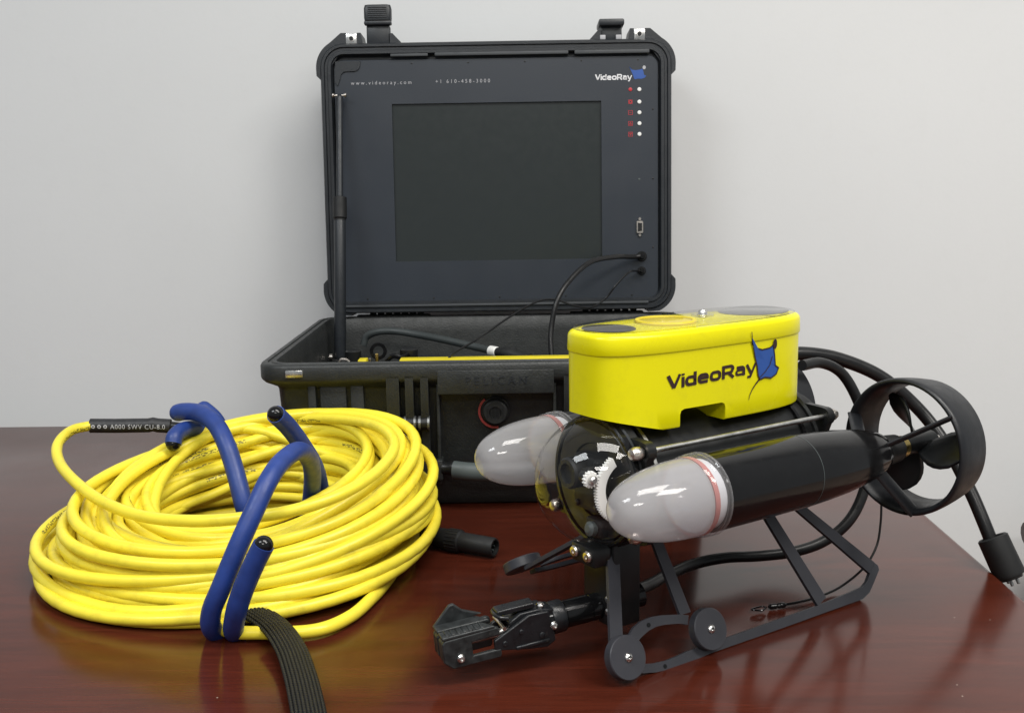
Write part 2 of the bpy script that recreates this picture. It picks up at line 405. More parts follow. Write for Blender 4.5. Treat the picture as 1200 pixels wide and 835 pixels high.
def font_mesh(text, size, spacing=1.0):
    cu = bpy.data.curves.new('lettering', 'FONT'); cu.body = text; cu.size = size; cu.space_character = spacing; cu.align_x = 'LEFT'; cu.resolution_u = 3
    o = bpy.data.objects.new('lettering', cu); C.objects.link(o)
    dg = bpy.context.evaluated_depsgraph_get(); me = bpy.data.meshes.new_from_object(o.evaluated_get(dg))
    vs = [v.co.copy() for v in me.vertices]; fs = [tuple(p.vertices) for p in me.polygons]
    bpy.data.objects.remove(o); bpy.data.curves.remove(cu); bpy.data.meshes.remove(me)
    return vs, fs

# ------------------------------------------------------------------ the setting
tag(MB().box(-3.2, 3.4, 1.715, 1.80, -.75, 2.6).build('wall', 'wall'), kind='structure')
tag(MB().box(-3.2, 3.4, -1.5, 1.715, -.80, -.75).build('floor', 'chair_cloth'), kind='structure')

TX, TY, TYAW = .4672, 1.6208, -.023
tab = thing('conference_table', 'dark mahogany table with glossy wood grain top under all the equipment', 'table', (TX, TY, 0), TYAW)
mb = MB()
mb.loft([[(x, y, z) for x, y in rrect(-1.1, -.85, 1.1 - i, .85 - i, .02, 4)] for i, z in ((.012, -.04), (.002, -.034), (0, -.02), (0, -.005), (.0015, -.0012), (.005, 0))])
top = mb.build('tabletop', 'mahogany', tab, sharp=50)
for x in (-2.05, -.2):
    for y in (-1.55, -.15):
        MB().box(x - .04, x + .04, y - .04, y + .04, -.75, -.04, .005).build('leg', 'mahogany', tab)

ch = thing('armchair', 'tan cloth armchair with dark wooden arm cut off at the right edge', 'chair', (1.0735, 1.33, -.75))
MB().box(-.24, .26, -.24, .24, .30, .44, .03).build('seat', 'chair_cloth', ch)
MB().box(.2, .28, -.24, .24, .42, .53, .02).build('backrest', 'chair_cloth', ch)
for s in (-1, 1):
    MB().box(-.255, .22, s * .27 - .02, s * .27 + .02, .30, .535, .01).build('arm_panel', 'chair_cloth', ch)
    MB().tube(catmull([(-.27, s * .27, .56), (0, s * .27, .565), (.24, s * .27, .555)], 6), (.022, .03), 14, flat=(0, 0, 1)).build('armrest', 'chair_wood', ch)
    for x in (-.21, .21):
        MB().cyl((x, s * .22, 0), (x, s * .22, .31), .018).build('leg', 'chair_wood', ch)

# ------------------------------------------------------------------ the equipment case
CX, CY, TILT = -.0168, 1.5796, .0592
case = thing('equipment_case', 'open black rugged plastic case with a flat monitor built into its upright lid', 'case', (CX, CY, 0), -.0041)
LM = Matrix.Translation((0, 0, .17)) @ Matrix.Rotation(-TILT, 4, 'X')          # lid frame: x, depth to the back, height above the hinge

def rl(y0, z, inset, hw=.2690, hd=.2125, r=.032, n=6):
    return [(x, y, z) for x, y in rrect(0, y0, hw - inset, hd - inset, max(.006, r - inset * .6), n)]
YB = -.1925
mb = MB()
mb.loft([rl(YB, z, i) for i, z in ((.040, 0), (.030, .002), (.0262, .010), (.0180, .140), (.0165, .1435), (.004, .150), (.0008, .1535), (0, .156), (0, .169), (.0015, .1716), (.004, .1725),
      (.0075, .1725), (.0085, .171), (.0115, .171), (.0125, .1726), (.0165, .1726), (.0185, .170), (.022, .150), (.030, .03))], cap0=True, cap1=True)
base = mb.build('base_shell', 'case_plastic', case, sharp=40)
FY = -.405 + .018                                                               # front wall of the shell
def frontbox(name, x0, x1, z0, z1, dep, mat='case_plastic', bev=.0015, parent=case):
    return MB().box(x0, x1, FY - dep, FY + .012, z0, z1, bev).build(name, mat, parent)
for s in (-1, 1):
    frontbox('rib', *sorted((s * .213, s * .204)), .012, .151, .007)
    frontbox('rib', *sorted((s * .165, s * .150)), .012, .151, .006)
    frontbox('rib', *sorted((s * .200, s * .170)), .012, .149, .0035)
    frontbox('padlock_pin', *sorted((s * .2345, s * .2150)), .1583, .1668, .0205, 'steel', .0008)
    for k, x in enumerate((.1158, .0973, .0803)):
        wd = (.0140, .0090, .0085)[k]
        fin = MB(); fin.prism([(FY - .018, .158), (FY - .018, .106), (FY - .013, .098), (FY - .008, .06), (FY - .005, .030), (FY + .01, .028), (FY + .01, .158)], 'x', s * x - wd / 2, s * x + wd / 2)
        fin.build('latch_fin', 'case_plastic', case)
    MB().cyl((s * .1265, FY - .0145, .1035), (s * .0745, FY - .0145, .1035), .0076, 18, .001).build('latch_pivot', 'black_satin', case)
    for x in (.1215, .1100, .1030, .0920, .0865, .0765):
        MB().cyl((s * x - .0012, FY - .0145, .1035), (s * x + .0012, FY - .0145, .1035), .0083, 18).build('pivot_clip', 'grey_metal', case)
# maker's plate, valve, handle
plate = frontbox('name_plate', -.0655, .0650, .1366, .1640, .0192)
vs, fs = font_mesh('PELICAN', .0130, 1.5)
wmax = max(v.x for v in vs)
mb = MB(); mb.add([(v.x - wmax / 2, FY - .0194, v.y + .1475) for v in vs], fs); mb.add([(v.x - wmax / 2, FY - .0190, v.y + .1475) for v in vs], [])
le = mb.build('embossed_lettering', 'lid_plastic', plate, smooth=False)
mod = le.modifiers.new('thickness', 'SOLIDIFY'); mod.thickness = .0008; mod.offset = 0
frontbox('channel_wall', -.0680, -.0640, .03, .150, .008); frontbox('channel_wall', .0640, .0680, .03, .150, .008)
vl = MB().lathe([(0, .0165), (.002, .0165), (.0025, .0150), (.009, .0142), (.0105, .0125), (.0105, .007), (.0085, .0065), (.0085, 0)], (-.0015, FY + .001, .113), (0, -1, 0), 36).build('pressure_valve', 'black_matte', case)
for k in range(5):
    a = R(-60 + 30 * k)
    MB().box(-.0005, .0005, -.0006, .0006, -.0055, .0055).xf(Matrix.Translation((-.0015 + (k - 2) * .0042, FY - .0100, .113))).build('grip_line', 'black_satin', vl)
mb = MB(); vs = []; fs = []
for k in range(25):
    a = R(130 + 150 * k / 24); vs += [(-.0015 + .0172 * math.cos(a), FY - .0026, .113 + .0172 * math.sin(a)), (-.0015 + .0196 * math.cos(a), FY - .0026, .113 + .0196 * math.sin(a))]
fs = [(2 * k, 2 * k + 1, 2 * k + 3, 2 * k + 2) for k in range(24)]
mb.add(vs, fs); mb.add([(x, y + .003, z) for x, y, z in vs], fs)
mb.build('warning_ring', 'red_dull', vl)
hd = MB().tube(catmull([(-.050, FY - .012, .048), (-.03, FY - .017, .047), (0, FY - .019, .0465), (.03, FY - .017, .047), (.050, FY - .012, .048)], 8), lambda t: (.0105, .009), 18, flat=(0, 0, 1)).build('carry_handle', 'grey_rubber', case)
for s in (-1, 1):
    MB().lathe([(0, .006), (.001, .0075), (.009, .0075), (.012, .0095), (.014, .0095)], (s * .064, FY - .008, .049), (-s, -.1, 0), 18).build('handle_pivot', 'black_satin', hd)
    MB().box(s * .066 - .004, s * .066 + .004, FY - .014, FY + .01, .036, .060, .002).build('handle_bracket', 'case_plastic', hd)

# rear hinge knuckles
for s in (-1, 1):
    hg = MB().box(s * .160 - .055, s * .160 + .055, .010, .026, .150, .1745, .002).build('hinge', 'case_plastic', case)
    for k in range(7):
        x = s * .160 - .036 + k * .012
        MB().lathe([(0, .004), (.0005, .0048), (.0085, .0048), (.009, .004)], (x, .0235, .1765 + .0006 * (k % 2)), (1, 0, 0), 12).build('hinge_knuckle', 'lid_plastic', hg)

# lid
LC = .2044; LHW = .2540; LHH = .1949
def ll(inset, d, r=.034):
    return [(x, d, v) for x, v in rrect(0, LC, LHW - inset, LHH - inset, max(.006, r - inset), 8)]
mb = MB().loft([ll(i, d) for i, d in ((.030, .052), (.012, .050), (.004, .043), (.0005, .02), (0, .012), (0, -.004), (.0015, -.006), (.0050, -.006), (.0062, -.0035), (.0098, -.0035), (.0108, -.006), (.0150, -.006), (.0172, -.0005), (.0175, .006))]).xf(LM)
lid = mb.build('lid_shell', 'lid_plastic', case, sharp=40)
def lidpoly(name, poly, d0, d1, mat='lid_plastic', parent=lid):
    return MB().prism(poly, 'y', d0, d1).xf(LM).build(name, mat, parent, sharp=30)
for s in (-1, 1):
    t_ = LC + LHH; b_ = LC - LHH
    arcp = [(s * (LHW - .034 + (.034 + .0065) * math.cos(R(a))), t_ - .034 + (.034 + .0065) * math.sin(R(a))) for a in range(0, 61, 6)]
    poly = [(s * (LHW - .001), t_ - .052), (s * (LHW + .0062), t_ - .045)] + arcp + [(s * .2235, t_ + .0150), (s * .216, t_ + .0150), (s * .216, t_ - .002), (s * (LHW - .03), t_ - .012)]
    lidpoly('corner_bumper', poly, -.003, .045)
    lidpoly('corner_bumper', [(s * .2000, t_ - .004), (s * .2000, t_ + .0150), (s * .1945, t_ + .0150), (s * .1915, t_ - .003)], -.003, .045)
    arcb = [(s * (LHW - .034 + (.034 + .0065) * math.cos(R(a))), b_ + .034 - (.034 + .0065) * math.sin(R(a))) for a in range(0, 67, 6)]
    lidpoly('corner_bumper', [(s * (LHW - .001), b_ + .052), (s * (LHW + .0062), b_ + .044)] + arcb + [(s * (LHW - .034), b_ - .004), (s * (LHW - .034), b_ + .01), (s * (LHW - .012), b_ + .03)], -.003, .045)
    pin = MB().box(s * .208 - .0079, s * .208 + .0079, -.0042, .03, t_ - .0005, t_ + .0135, .0008).xf(LM).build('padlock_pin', 'steel', lid)
    MB().lathe([(0, .0028), (.0002, .0048), (.0012, .0048), (.0014, .0036), (.0004, .0034), (.0004, 0)], (s * .208, -.0042, t_ + .0066), (0, -1, 0), 20).xf(LM).build('pin_hole', 'rod_steel', pin)
    MB().lathe([(0, .0030), (.0009, .0030)], (s * .208, -.0042, t_ + .0066), (0, -1, 0), 16).xf(LM).build('hole_shade', 'black_matte', pin)
    lidpoly('latch_ramp', [(s * .1530, t_ - .003), (s * .1530, t_ + .0150), (s * .1490, t_ + .0145), (s * .1335, t_ - .002)], .002, .045)
# latches
lt = MB().box(-.187, -.153, .004, .020, .397, .427, .003).xf(LM).build('latch', 'lid_plastic', lid); lt['label'] = 'latch standing open and upright'
MB().box(-.1895, -.1500, -.002, .010, .4255, .4315, .002).xf(LM).build('latch_hook', 'lid_plastic', lt)
MB().loft([[(x, d, v) for x, d in rrect(-.1697, .006, w, h, .004, 4)] for w, h, v in ((.0192, .0085, .4322), (.0196, .009, .436), (.0196, .009, .449), (.0185, .0075, .4535), (.016, .005, .4545))]).xf(LM).build('latch_flap', 'lid_plastic', lt)
for k in range(6):
    MB().box(-.1835, -.156, -.0038, -.002, .4355 + k * .0027, .4368 + k * .0027, .0004).xf(LM).build('grip_ridge', 'lid_plastic', lt)
lt = MB().box(.1525, .1835, .006, .024, .397, .420, .002).xf(LM).build('latch', 'lid_plastic', lid); lt['label'] = 'latch folded back'
MB().box(.1495, .1865, -.004, .040, .419, .4285, .0025).xf(LM).build('latch_flap', 'lid_plastic', lt)
for x in (.1555, .1785):
    MB().box(x - .004, x + .004, .001, .010, .400, .4065, .0008).xf(LM).build('latch_catch', 'grey_ink', lt)
# gasket ridges along the top and bottom of the lid
for x0, x1, v0, v1 in ((-.152, -.098, .3795, .3835), (-.088, .105, .3795, .3842), (.114, .222, .379, .3842), (-.236, .22, .018, .0215)):
    MB().box(x0, x1, -.0066, -.001, v0, v1, .0008).xf(LM).build('gasket_strip', 'gasket', lid)
# face panel with the screen opening
PX, PV0, PV1 = .2352, .0250, .3762
SX, SV0, SV1 = .1524, .0845, .3131
o_ = rrect(0, (PV0 + PV1) / 2, PX, (PV1 - PV0) / 2, .014, 5); i_ = rrect(0, (SV0 + SV1) / 2, SX, (SV1 - SV0) / 2, .0012, 5)
mb = MB().loft([[(x, .004, v) for x, v in o_], [(x, .0005, v) for x, v in o_], [(x, 0, v) for x, v in rrect(0, (PV0 + PV1) / 2, PX - .0006, (PV1 - PV0) / 2 - .0006, .0135, 5)], [(x, 0, v) for x, v in i_], [(x, .005, v) for x, v in i_]], cap0=False, cap1=False)
panel = mb.xf(LM).build('face_panel', 'panel', lid, sharp=30)
MB().box(-SX - .004, SX + .004, .0038, .0055, SV0 - .004, SV1 + .004).xf(LM).build('screen', 'screen', lid)
lidpoly('corner_cover', [(-.2325, .3745), (-.1965, .3745), (-.197, .3685)] + [(-.2055 + .008 * math.cos(R(a)), .3685 - .0 + .008 * math.sin(R(a)) - .0) for a in range(-20, -90, -17)] + [(-.2165 + .010 * math.cos(R(a)), .3500 + .0105 * math.sin(R(a))) for a in range(90, 181, 18)] + [(-.2300, .340), (-.2340, .346)], -.0022, .001, 'lid_plastic', panel)
def disc(name, x, v, r, d, mat, parent=panel, prof=None, n=20):
    return MB().lathe(prof or [(0, r), (d * .8, r), (d, r * .85)], (x, .0002, v), (0, -1, 0), n).xf(LM).build(name, mat, parent)
for v in (.3282, .3105, .2953, .2797, .2643):
    disc('button', .2079, v, .0029, .0016, 'white_plastic', prof=[(0, .0029), (.0012, .0029), (.0017, .0023), (.0018, .001)])
disc('indicator_lamp', .1949, .3284, .0027, .0010, 'red_ink')
def flat(name, polys, mat, parent=panel, d=-.0004):
    m_ = MB()
    for vs_, fs_ in polys: m_.add([(x, d, v) for x, v in vs_], fs_)
    return m_.xf(LM).build(name, mat, parent, smooth=False)
def sq(cx, cv, h): return ribbon([(cx - h, cv - h), (cx + h, cv - h), (cx + h, cv + h), (cx - h, cv + h)], .0006, True)
flat('symbol', [sq(.1949, .3107, .0026), ribbon(ring(.1932, .3090, .1966, .3124, .0012), .0010, True)], 'red_ink')
flat('symbol', [sq(.1949, .2953, .0029), ribbon([(.1935, .2953), (.1963, .2953)], .0007)], 'red_ink')
flat('symbol', [sq(.1949, .2797, .0029), ribbon([(.1934, .2785), (.1964, .2785), (.1949, .2812)], .0007, True)], 'red_ink')
flat('symbol', [sq(.1949, .2643, .0029), ribbon([(.1934, .2656), (.1964, .2656), (.1949, .2630)], .0007, True)], 'red_ink')
V_, F_, W_ = WM; k_ = .0535 / W_
flat('maker_lettering', [([(.1437 + x * k_, .3422 + y * .0082) for x, y in V_], F_)], 'white_ink')
def poly_to(pts, f): return [f(*p) for p in pts]
rx0, rx1 = .1935, .2180
flat('ray_emblem', [([(rx0 + (x - 881) / 36 * (rx1 - rx0), .3610 - (y - 392) / 49 * .0185) for x, y in RAY], [tuple(range(len(RAY)))])], 'blue_print')
flat('ray_head', [([(.2150 + .0024 * math.cos(R(a)), .3592 + .0028 * math.sin(R(a))) for a in range(0, 360, 30)], [tuple(range(12))])], 'grey_ink', d=-.0008)
for txt, x0, v0, width in (('www.videoray.com', -.2111, .3412, .088), ('+1 610-458-3000', -.0883, .3416, .0795)):
    vs, fs = font_mesh(txt, .0075, 1.6); wm = max(v.x for v in vs)
    flat('panel_lettering', [([(x0 + v.x * width / wm, v0 + v.y) for v in vs], fs)], 'grey_ink')
for x, v in [(-.196 + .098 * k, .0300) for k in range(5)] + [(-.122 + .082 * k, .3705) for k in range(5)] + [(.2275, .10), (.2275, .20), (.2275, .30), (-.212, .3650)]:
    disc('panel_screw', x, v, .0014, .0005, 'black_satin', n=10)
disc('sensor_hole', .2075, .1994, .0016, .0005, 'grey_rubber', n=12)
vg = lidpoly('video_socket', rrect(.2079, .1298, .0047, .0088, .0015, 4), -.0035, .001, 'nickel', panel)
lidpoly('socket_opening', [(.2079 - .0030, .1298 - .0066), (.2079 + .0030, .1298 - .0056), (.2079 + .0030, .1298 + .0056), (.2079 - .0030, .1298 + .0066)], -.0040, -.0030, 'black_matte', vg)
for v in (.1298 - .0118, .1298 + .0118):
    disc('hex_stud', .2079, v, .0025, .003, 'nickel', vg, n=6)
for v, r_ in ((.0871, .0075), (.0658, .0062)):
    so = disc('jack_socket', .2105, v, r_, .004, 'black_satin', panel, [(0, r_), (.003, r_), (.004, r_ - .001), (.004, r_ * .6), (.002, r_ * .55)], 28)
    disc('plug', .2105, v, r_ * .5, .010, 'black_gloss', so, [(.001, r_ * .52), (.010, r_ * .5), (.012, r_ * .4)], 20)

# lid stay
p_top = LM @ Vector((-.2262, -.012, .3270)); p_bot = Vector((-.2265, -.085, .118))
sd = (p_bot - p_top).normalized(); sl = (p_bot - p_top).length
st = MB().lathe([(0, .0015), (.002, .0036), (.006, .0048), (.165, .0048), (.166, .0048)], p_top, sd, 20).build('lid_stay', 'lid_plastic', case)
MB().lathe([(.150, .0062), (.1515, .0098), (.181, .0102), (.183, .0085), (.185, .0085)], p_top, sd, 24).build('stay_collar', 'black_matte', st)
MB().lathe([(.184, .0080), (.186, .0084), (sl - .01, .0084), (sl - .008, .007), (sl, .004)], p_top, sd, 24).build('stay_sleeve', 'lid_plastic', st)
for x in (-.009, .0085):
    MB().lathe([(0, .0015), (.001, .0033), (.003, .0033), (.0045, .001)], p_top + Vector((x - .002, -.001, -.002)), (1, 0, 0), 14).build('stay_pin', 'nickel', st)
MB().cyl(p_top + Vector((-.008, 0, -.002)), p_top + Vector((.009, 0, -.002)), .0014, 10).build('stay_axle', 'nickel', st)
for x in (-.012, .013):
    MB().lathe([(0, .002), (.001, .005), (.005, .005), (.007, .002)], p_bot + Vector((x - .003, -.002, .010)), (1, 0, 0), 14).build('stay_bolt', 'nickel', st)
MB().box(p_bot.x - .011, p_bot.x + .011, p_bot.y - .01, p_bot.y + .01, .10, .126, .003).build('stay_foot', 'black_satin', st)

# deck and controls inside the case
MB().box(-.232, .232, -.375, -.005, .095, .105, .001).build('inner_deck', 'lid_plastic', case)
yb = MB().box(-.128, .23, -.215, -.195, .10, .1446, .001).build('yellow_rail', 'yellow_case', case)
MB().box(-.182, -.171, -.215, -.195, .10, .1450, .001).build('yellow_label', 'yellow_case', case)
def knob(x, y, z0, z1, r, mat='black_satin'):
    return MB().lathe([(0, r * 1.25), (.004, r * 1.25), (.006, r * .7), ((z1 - z0) * .5, r * .6), ((z1 - z0) * .6, r), (z1 - z0 - .002, r), (z1 - z0, r * .8)], (x, y, z0), (0, 0, 1), 22).build('control_knob', mat, case)
knob(-.196, -.16, .10, .150, .0105)
knob(-.120, -.17, .10, .153, .0120)
MB().lathe([(0, .0070), (.004, .0070), (.004, .0115), (0, .0115)], (-.163, -.150, .146), (0, -1, .1), 24, closed=True).build('cable_grommet', 'black_gloss', case)
MB().cyl((-.163, -.17, .10), (-.163, -.17, .146), .0024, 12, .0008).build('toggle_switch', 'brass', case)
MB().cyl((-.171, -.18, .10), (-.171, -.18, .1415), .0018, 12, .0006).build('toggle_switch', 'nickel', case)
MB().tube(catmull([(-.150, -.175, .137), (-.14, -.18, .144), (-.128, -.18, .142), (-.118, -.18, .147)], 6), .0035, 10).build('wire_bundle', 'black_gloss', case)
MB().tube(catmull([(-.215, -.17, .10), (-.214, -.17, .134), (-.206, -.17, .139), (-.200, -.17, .135)], 6), .0018, 8).build('wire_bundle', 'nickel', case)

# ------------------------------------------------------------------ leads inside the case
wh = lambda x, y, z: Vector((CX + x, CY + y, z))
def lw(x, d, v): return Matrix.Translation((CX, CY, 0)) @ LM @ Vector((x, d, v))
pts = [lw(.2105, -.008, .0871), lw(.195, -.014, .0866), at(720, 301, 1.54), at(692, 307, 1.50), at(668, 328, 1.47), at(653, 352, 1.45), at(646, 385, 1.44), at(646, 412, 1.43), at(650, 440, 1.42)]
tag(MB().tube(catmull(pts, 10), .0036, 12).build('display_lead', 'cable_black'), 'thick black lead curving from the upper lid socket down into the case', 'cable')
pts = [lw(.2105, -.008, .0658), lw(.203, -.012, .0656), at(737, 319, 1.54), at(722, 334, 1.53), at(709, 350, 1.53), at(693, 360, 1.52), at(673, 358, 1.50), at(650, 351, 1.49), at(628, 354, 1.47), at(596, 372, 1.44), at(560, 397, 1.41), at(531, 414, 1.38), at(520, 430, 1.37)]
tag(MB().tube(catmull(pts, 10), .0014, 8).build('thin_lead', 'cable_black'), 'thin black wire dipping from the lower lid socket to the left of the case', 'wire')
hs = thing('grey_hose', 'dark grey hose with a white band arching inside the open case', 'hose', at(505, 395, 1.49))
hp = [at(426, 404, 1.53), at(430, 394, 1.53), at(443, 388.5, 1.525), at(463, 388, 1.52), at(490, 392, 1.51), at(525, 399, 1.48), at(556, 406, 1.455), at(582, 412, 1.43), at(610, 417, 1.40), at(640, 424, 1.38)]
hl = [p - hs.location for p in hp]
MB().tube(catmull(hl[:8], 8), .0052, 14).build('hose_tube', 'hose', hs)
a_, b_ = hl[7], hl[8]
MB().cyl(a_ + (a_ - b_) * .28, a_ + (b_ - a_) * .02, .0070, 18, .0006).build('white_band', 'white_plastic', hs)
MB().lathe([(0, .006), (.004, .0072), (.012, .0072), (.014, .0088), (.030, .0088), (.034, .006), (.06, .0055)], a_ + (b_ - a_) * .03, b_ - a_, 20).build('hose_connector', 'black_matte', hs)

# ------------------------------------------------------------------ the underwater robot
RX, RY, RYAW = .165, .8703, 3.7248
rov = thing('underwater_robot', 'yellow topped underwater robot with two thrusters, clear camera dome and gripper arm', 'robot', (RX, RY, 0), RYAW)
FN, FCX, FA, FB, ZB, ZT = 3.24, .0261, .111, .0403, .184, .260
def superell(inset, z, n=96):
    out = []
    for k in range(n):
        t = 2 * PI * k / n; c, s = math.cos(t), math.sin(t)
        out.append((FCX + (FA - inset) * math.copysign(abs(c) ** (2 / FN), c), (FB - inset) * math.copysign(abs(s) ** (2 / FN), s), z))
    return out
def side_y(x, inset=0):
    q = min(.999, abs((x - FCX) / (FA - inset))); return (FB - inset) * (1 - q ** FN) ** (1 / FN)
def boolean(o, cutters):
    for c in cutters:
        m = o.modifiers.new('cut', 'BOOLEAN'); m.object = c; m.operation = 'DIFFERENCE'; m.solver = 'EXACT'
    dg = bpy.context.evaluated_depsgraph_get(); me = bpy.data.meshes.new_from_object(o.evaluated_get(dg))
    o.modifiers.clear(); old = o.data; o.data = me; bpy.data.meshes.remove(old)
    for c in cutters: bpy.data.objects.remove(c)
    me.shade_smooth(); me.set_sharp_from_angle(angle=R(32))
BI = .0011
fl = MB().loft([superell(i, z) for i, z in ((BI + .002, ZB), (BI + .0006, ZB + .0007), (BI, ZB + .002), (BI, .2004), (BI, .204), (BI, .210), (BI, .220), (BI, .232), (BI, .2435))]).build('float_block', 'yellow_paint', rov, sharp=32)
notch = MB().box(.0228, .0700, -.08, .08, .17, .1985, .004).build('cutter', 'ink', rov)
wedge = MB().prism([(.075, .17), (.084, .1842), (.150, .2000), (.16, .17)], 'y', -.08, .08).build('cutter', 'ink', rov)
bpy.context.view_layer.update()
boolean(fl, [notch, wedge])
lp = MB().loft([superell(i, z) for i, z in ((BI + .004, .2432), (.0004, .2436), (0, .2445), (.0004, .2555), (.0010, .2572), (.0024, .2588), (.0045, .2596), (.008, .2598))]).build('float_lid', 'yellow_paint', rov, sharp=32)
MB().loft([superell(i, z) for i, z in ((.0050, .2598), (.0045, .2601), (.0045, .2610), (.0055, .2616))]).build('clear_cover', 'acrylic', lp)
for x, y, rx_, ry_, mt in ((.1080, -.001, .0200, .0220, 'black_satin'), (-.0530, -.0060, .0325, .0262, 'grey_disc')):
    MB().loft([[(x + rx_ * k * math.cos(2 * PI * q / 40), y + ry_ * k * math.sin(2 * PI * q / 40), z) for q in range(40)] for k, z in ((1.0, .2597), (1.0, .2603), (.98, .2606))]).build('ballast_disc', mt, lp)
MB().lathe([(.0, .0240), (.0012, .0245), (.0024, .0240), (.0024, .0215), (.0008, .0210), (.0006, .0)], (.0495, -.002, .2598), (0, 0, 1), 44).build('round_recess', 'yellow_inner', lp)
kb = MB().lathe([(0, .0042), (.0008, .0044), (.0014, .0037), (.0032, .0035), (.0046, .0024), (.0050, 0)], (.0065, -.005, .2612), (0, 0, 1), 24).build('cover_screw', 'steel', lp)
MB().lathe([(0, .0095), (.0010, .0095), (.0012, .006)], (.0065, -.005, .2611), (0, 0, 1), 24).build('screw_washer', 'acrylic', lp)
# the side decals
def decal(name, vs, fs, mat, off=.0005, parent=fl):
    return MB().add([(x, side_y(x, BI) + off + (BI if z > .2436 else 0), z) for x, z in vs], fs).build(name, mat, parent, smooth=False)
k_ = .0940 / W_
decal('maker_lettering', [(.0835 - x * k_, .2152 + y * .0106 + x * k_ * .030) for x, y in V_], F_, 'ink')
def rayxz(px, py):                                                              # decal outline in metres on the float's side
    a, b = (px - 881) / 36, (py - 392) / 49
    return (-.0035 - a * .0345, .2475 - b * .0345 - a * .0035)
rv = [rayxz(*p) for p in RAY]
decal('ray_outline', ribbon(rv, .0011, True)[0], ribbon(rv, .0011, True)[1], 'ink', .0009)
cxr, czr = sum(p[0] for p in rv) / len(rv), sum(p[1] for p in rv) / len(rv)
decal('ray_emblem', rv + [(cxr, czr)], [(i, (i + 1) % len(rv), len(rv)) for i in range(len(rv))], 'blue_print', .0006)
tail = [rayxz(893, 440), rayxz(888, 446), rayxz(884, 452), rayxz(881, 459), rayxz(880, 464)]
for (a, b), w_ in zip(zip(tail, tail[1:]), (.0015, .0012, .0009, .0006)):
    decal('ray_tail', *ribbon([a, b], w_), 'ink', .0006)
hx, hz = rayxz(911, 400)
decal('ray_head', [(hx + .0026 * math.cos(R(a)), hz + .0042 * math.sin(R(a))) for a in range(0, 360, 30)], [tuple(range(12))], 'ink', .0011)
decal('ray_mark', *ribbon([rayxz(893, 438), rayxz(899, 432), rayxz(905, 424), rayxz(908, 414)], .0008), 'ink', .0010)
decal('horn', *ribbon([rayxz(881.3, 393), rayxz(880.5, 386)], .0008), 'ink', .0008)

# hull, flanges and tie rods
HZ, HR = .1425, .0455
MB().lathe([(0, HR - .002), (.002, HR), (.192, HR), (.194, HR - .002)], (-.080, 0, HZ), (1, 0, 0), 48).build('hull_tube', 'black_satin', rov)
def flange(x0, x1, r, name):
    o = MB().lathe([(0, r - .002), (.0015, r), (x1 - x0 - .0015, r), (x1 - x0, r - .002)], (x0, 0, HZ), (1, 0, 0), 56).build(name, 'black_satin', rov)
    return o
ff = flange(.1085, .1185, .0535, 'front_flange'); rf = flange(-.0865, -.0775, .0500, 'rear_flange')
MB().lathe([(0, .0465), (0, .0485), (.003, .0485), (.003, .0465)], (-.066, 0, HZ), (1, 0, 0), 48, closed=True).build('seal_ring', 'black_gloss', rov)
MB().lathe([(0, .0462), (0, .0492), (.003, .0492), (.003, .0462)], (.098, 0, HZ), (1, 0, 0), 48, closed=True).build('seal_ring', 'rod_steel', rov)
MB().lathe([(0, .044), (-.012, .043), (-.020, .036), (-.024, .02), (-.024, 0)], (-.0865, 0, HZ), (1, 0, 0), 40).build('rear_cap', 'black_matte', rov)
for sy in (-1, 1):
    for dz in ((.0320, -.0320) if sy > 0 else (-.0320,)):
        y, z = sy * .050, HZ + dz
        for fo, xa, xb in ((ff, .1085, .1185), (rf, -.0865, -.0775)):
            MB().loft([[(x, y0, z0) for y0, z0 in [(y + .0075 * math.cos(a), z + .0075 * math.sin(a)) for a in [2 * PI * k / 20 for k in range(20)]]] for x in (xa + .001, xb - .001)]).build('flange_ear', 'black_satin', fo)
            MB().prism([(sy * .030, HZ + dz * 1.25), (y, z + math.copysign(.0075, dz)), (y + sy * .0072, z), (sy * .047, HZ + dz * .2)], 'x', xa + .0015, xb - .0015).build('flange_web', 'black_satin', fo)
        rd = MB().cyl((-.09, y, z), (.120, y, z), .0021, 14).build('tie_rod', 'rod_steel', rov)
        MB().lathe([(0, .0046), (.001, .0052), (.007, .0052), (.0095, .0038), (.0105, 0)], (.1185, y, z), (1, 0, 0), 16).build('rod_nut', 'nickel', rd)
        MB().lathe([(0, .0046), (.001, .0052), (.005, .0050), (.0085, .0035), (.009, 0)], (-.0865, y, z), (-1, 0, 0), 16).build('rod_nut', 'nickel', rd)
# camera dome and what is inside it
DX, DR = .1185, .0505
dome = MB().lathe([(DR * math.sin(PI / 2 * i / 20), DR * math.cos(PI / 2 * i / 20)) for i in range(21)], (DX, 0, HZ), (1, 0, 0), 56).build('camera_dome', 'acrylic', rov, sharp=80)
MB().lathe([(0, .0485), (0, .0525), (.004, .0525), (.005, .0512), (.005, .0485)], (DX, 0, HZ), (1, 0, 0), 56, closed=True).build('dome_bezel', 'black_gloss', rov)
cm = MB().box(.112, .1290, -.020, .016, HZ - .024, HZ + .020, .003)
cm.lathe([(0, .0125), (.010, .0125), (.012, .011), (.012, .008), (.009, .0075), (.008, 0)], (.129, -.012, HZ + .006), (1, 0, 0), 28)
cm = cm.build('camera_body', 'black_matte', rov)
MB().lathe([(0, .0470), (.0030, .0470), (.0038, .0460), (.0038, .030), (.0020, .029), (.0020, 0)], (.1188, 0, HZ), (1, 0, 0), 48).build('camera_plate', 'black_satin', cm)
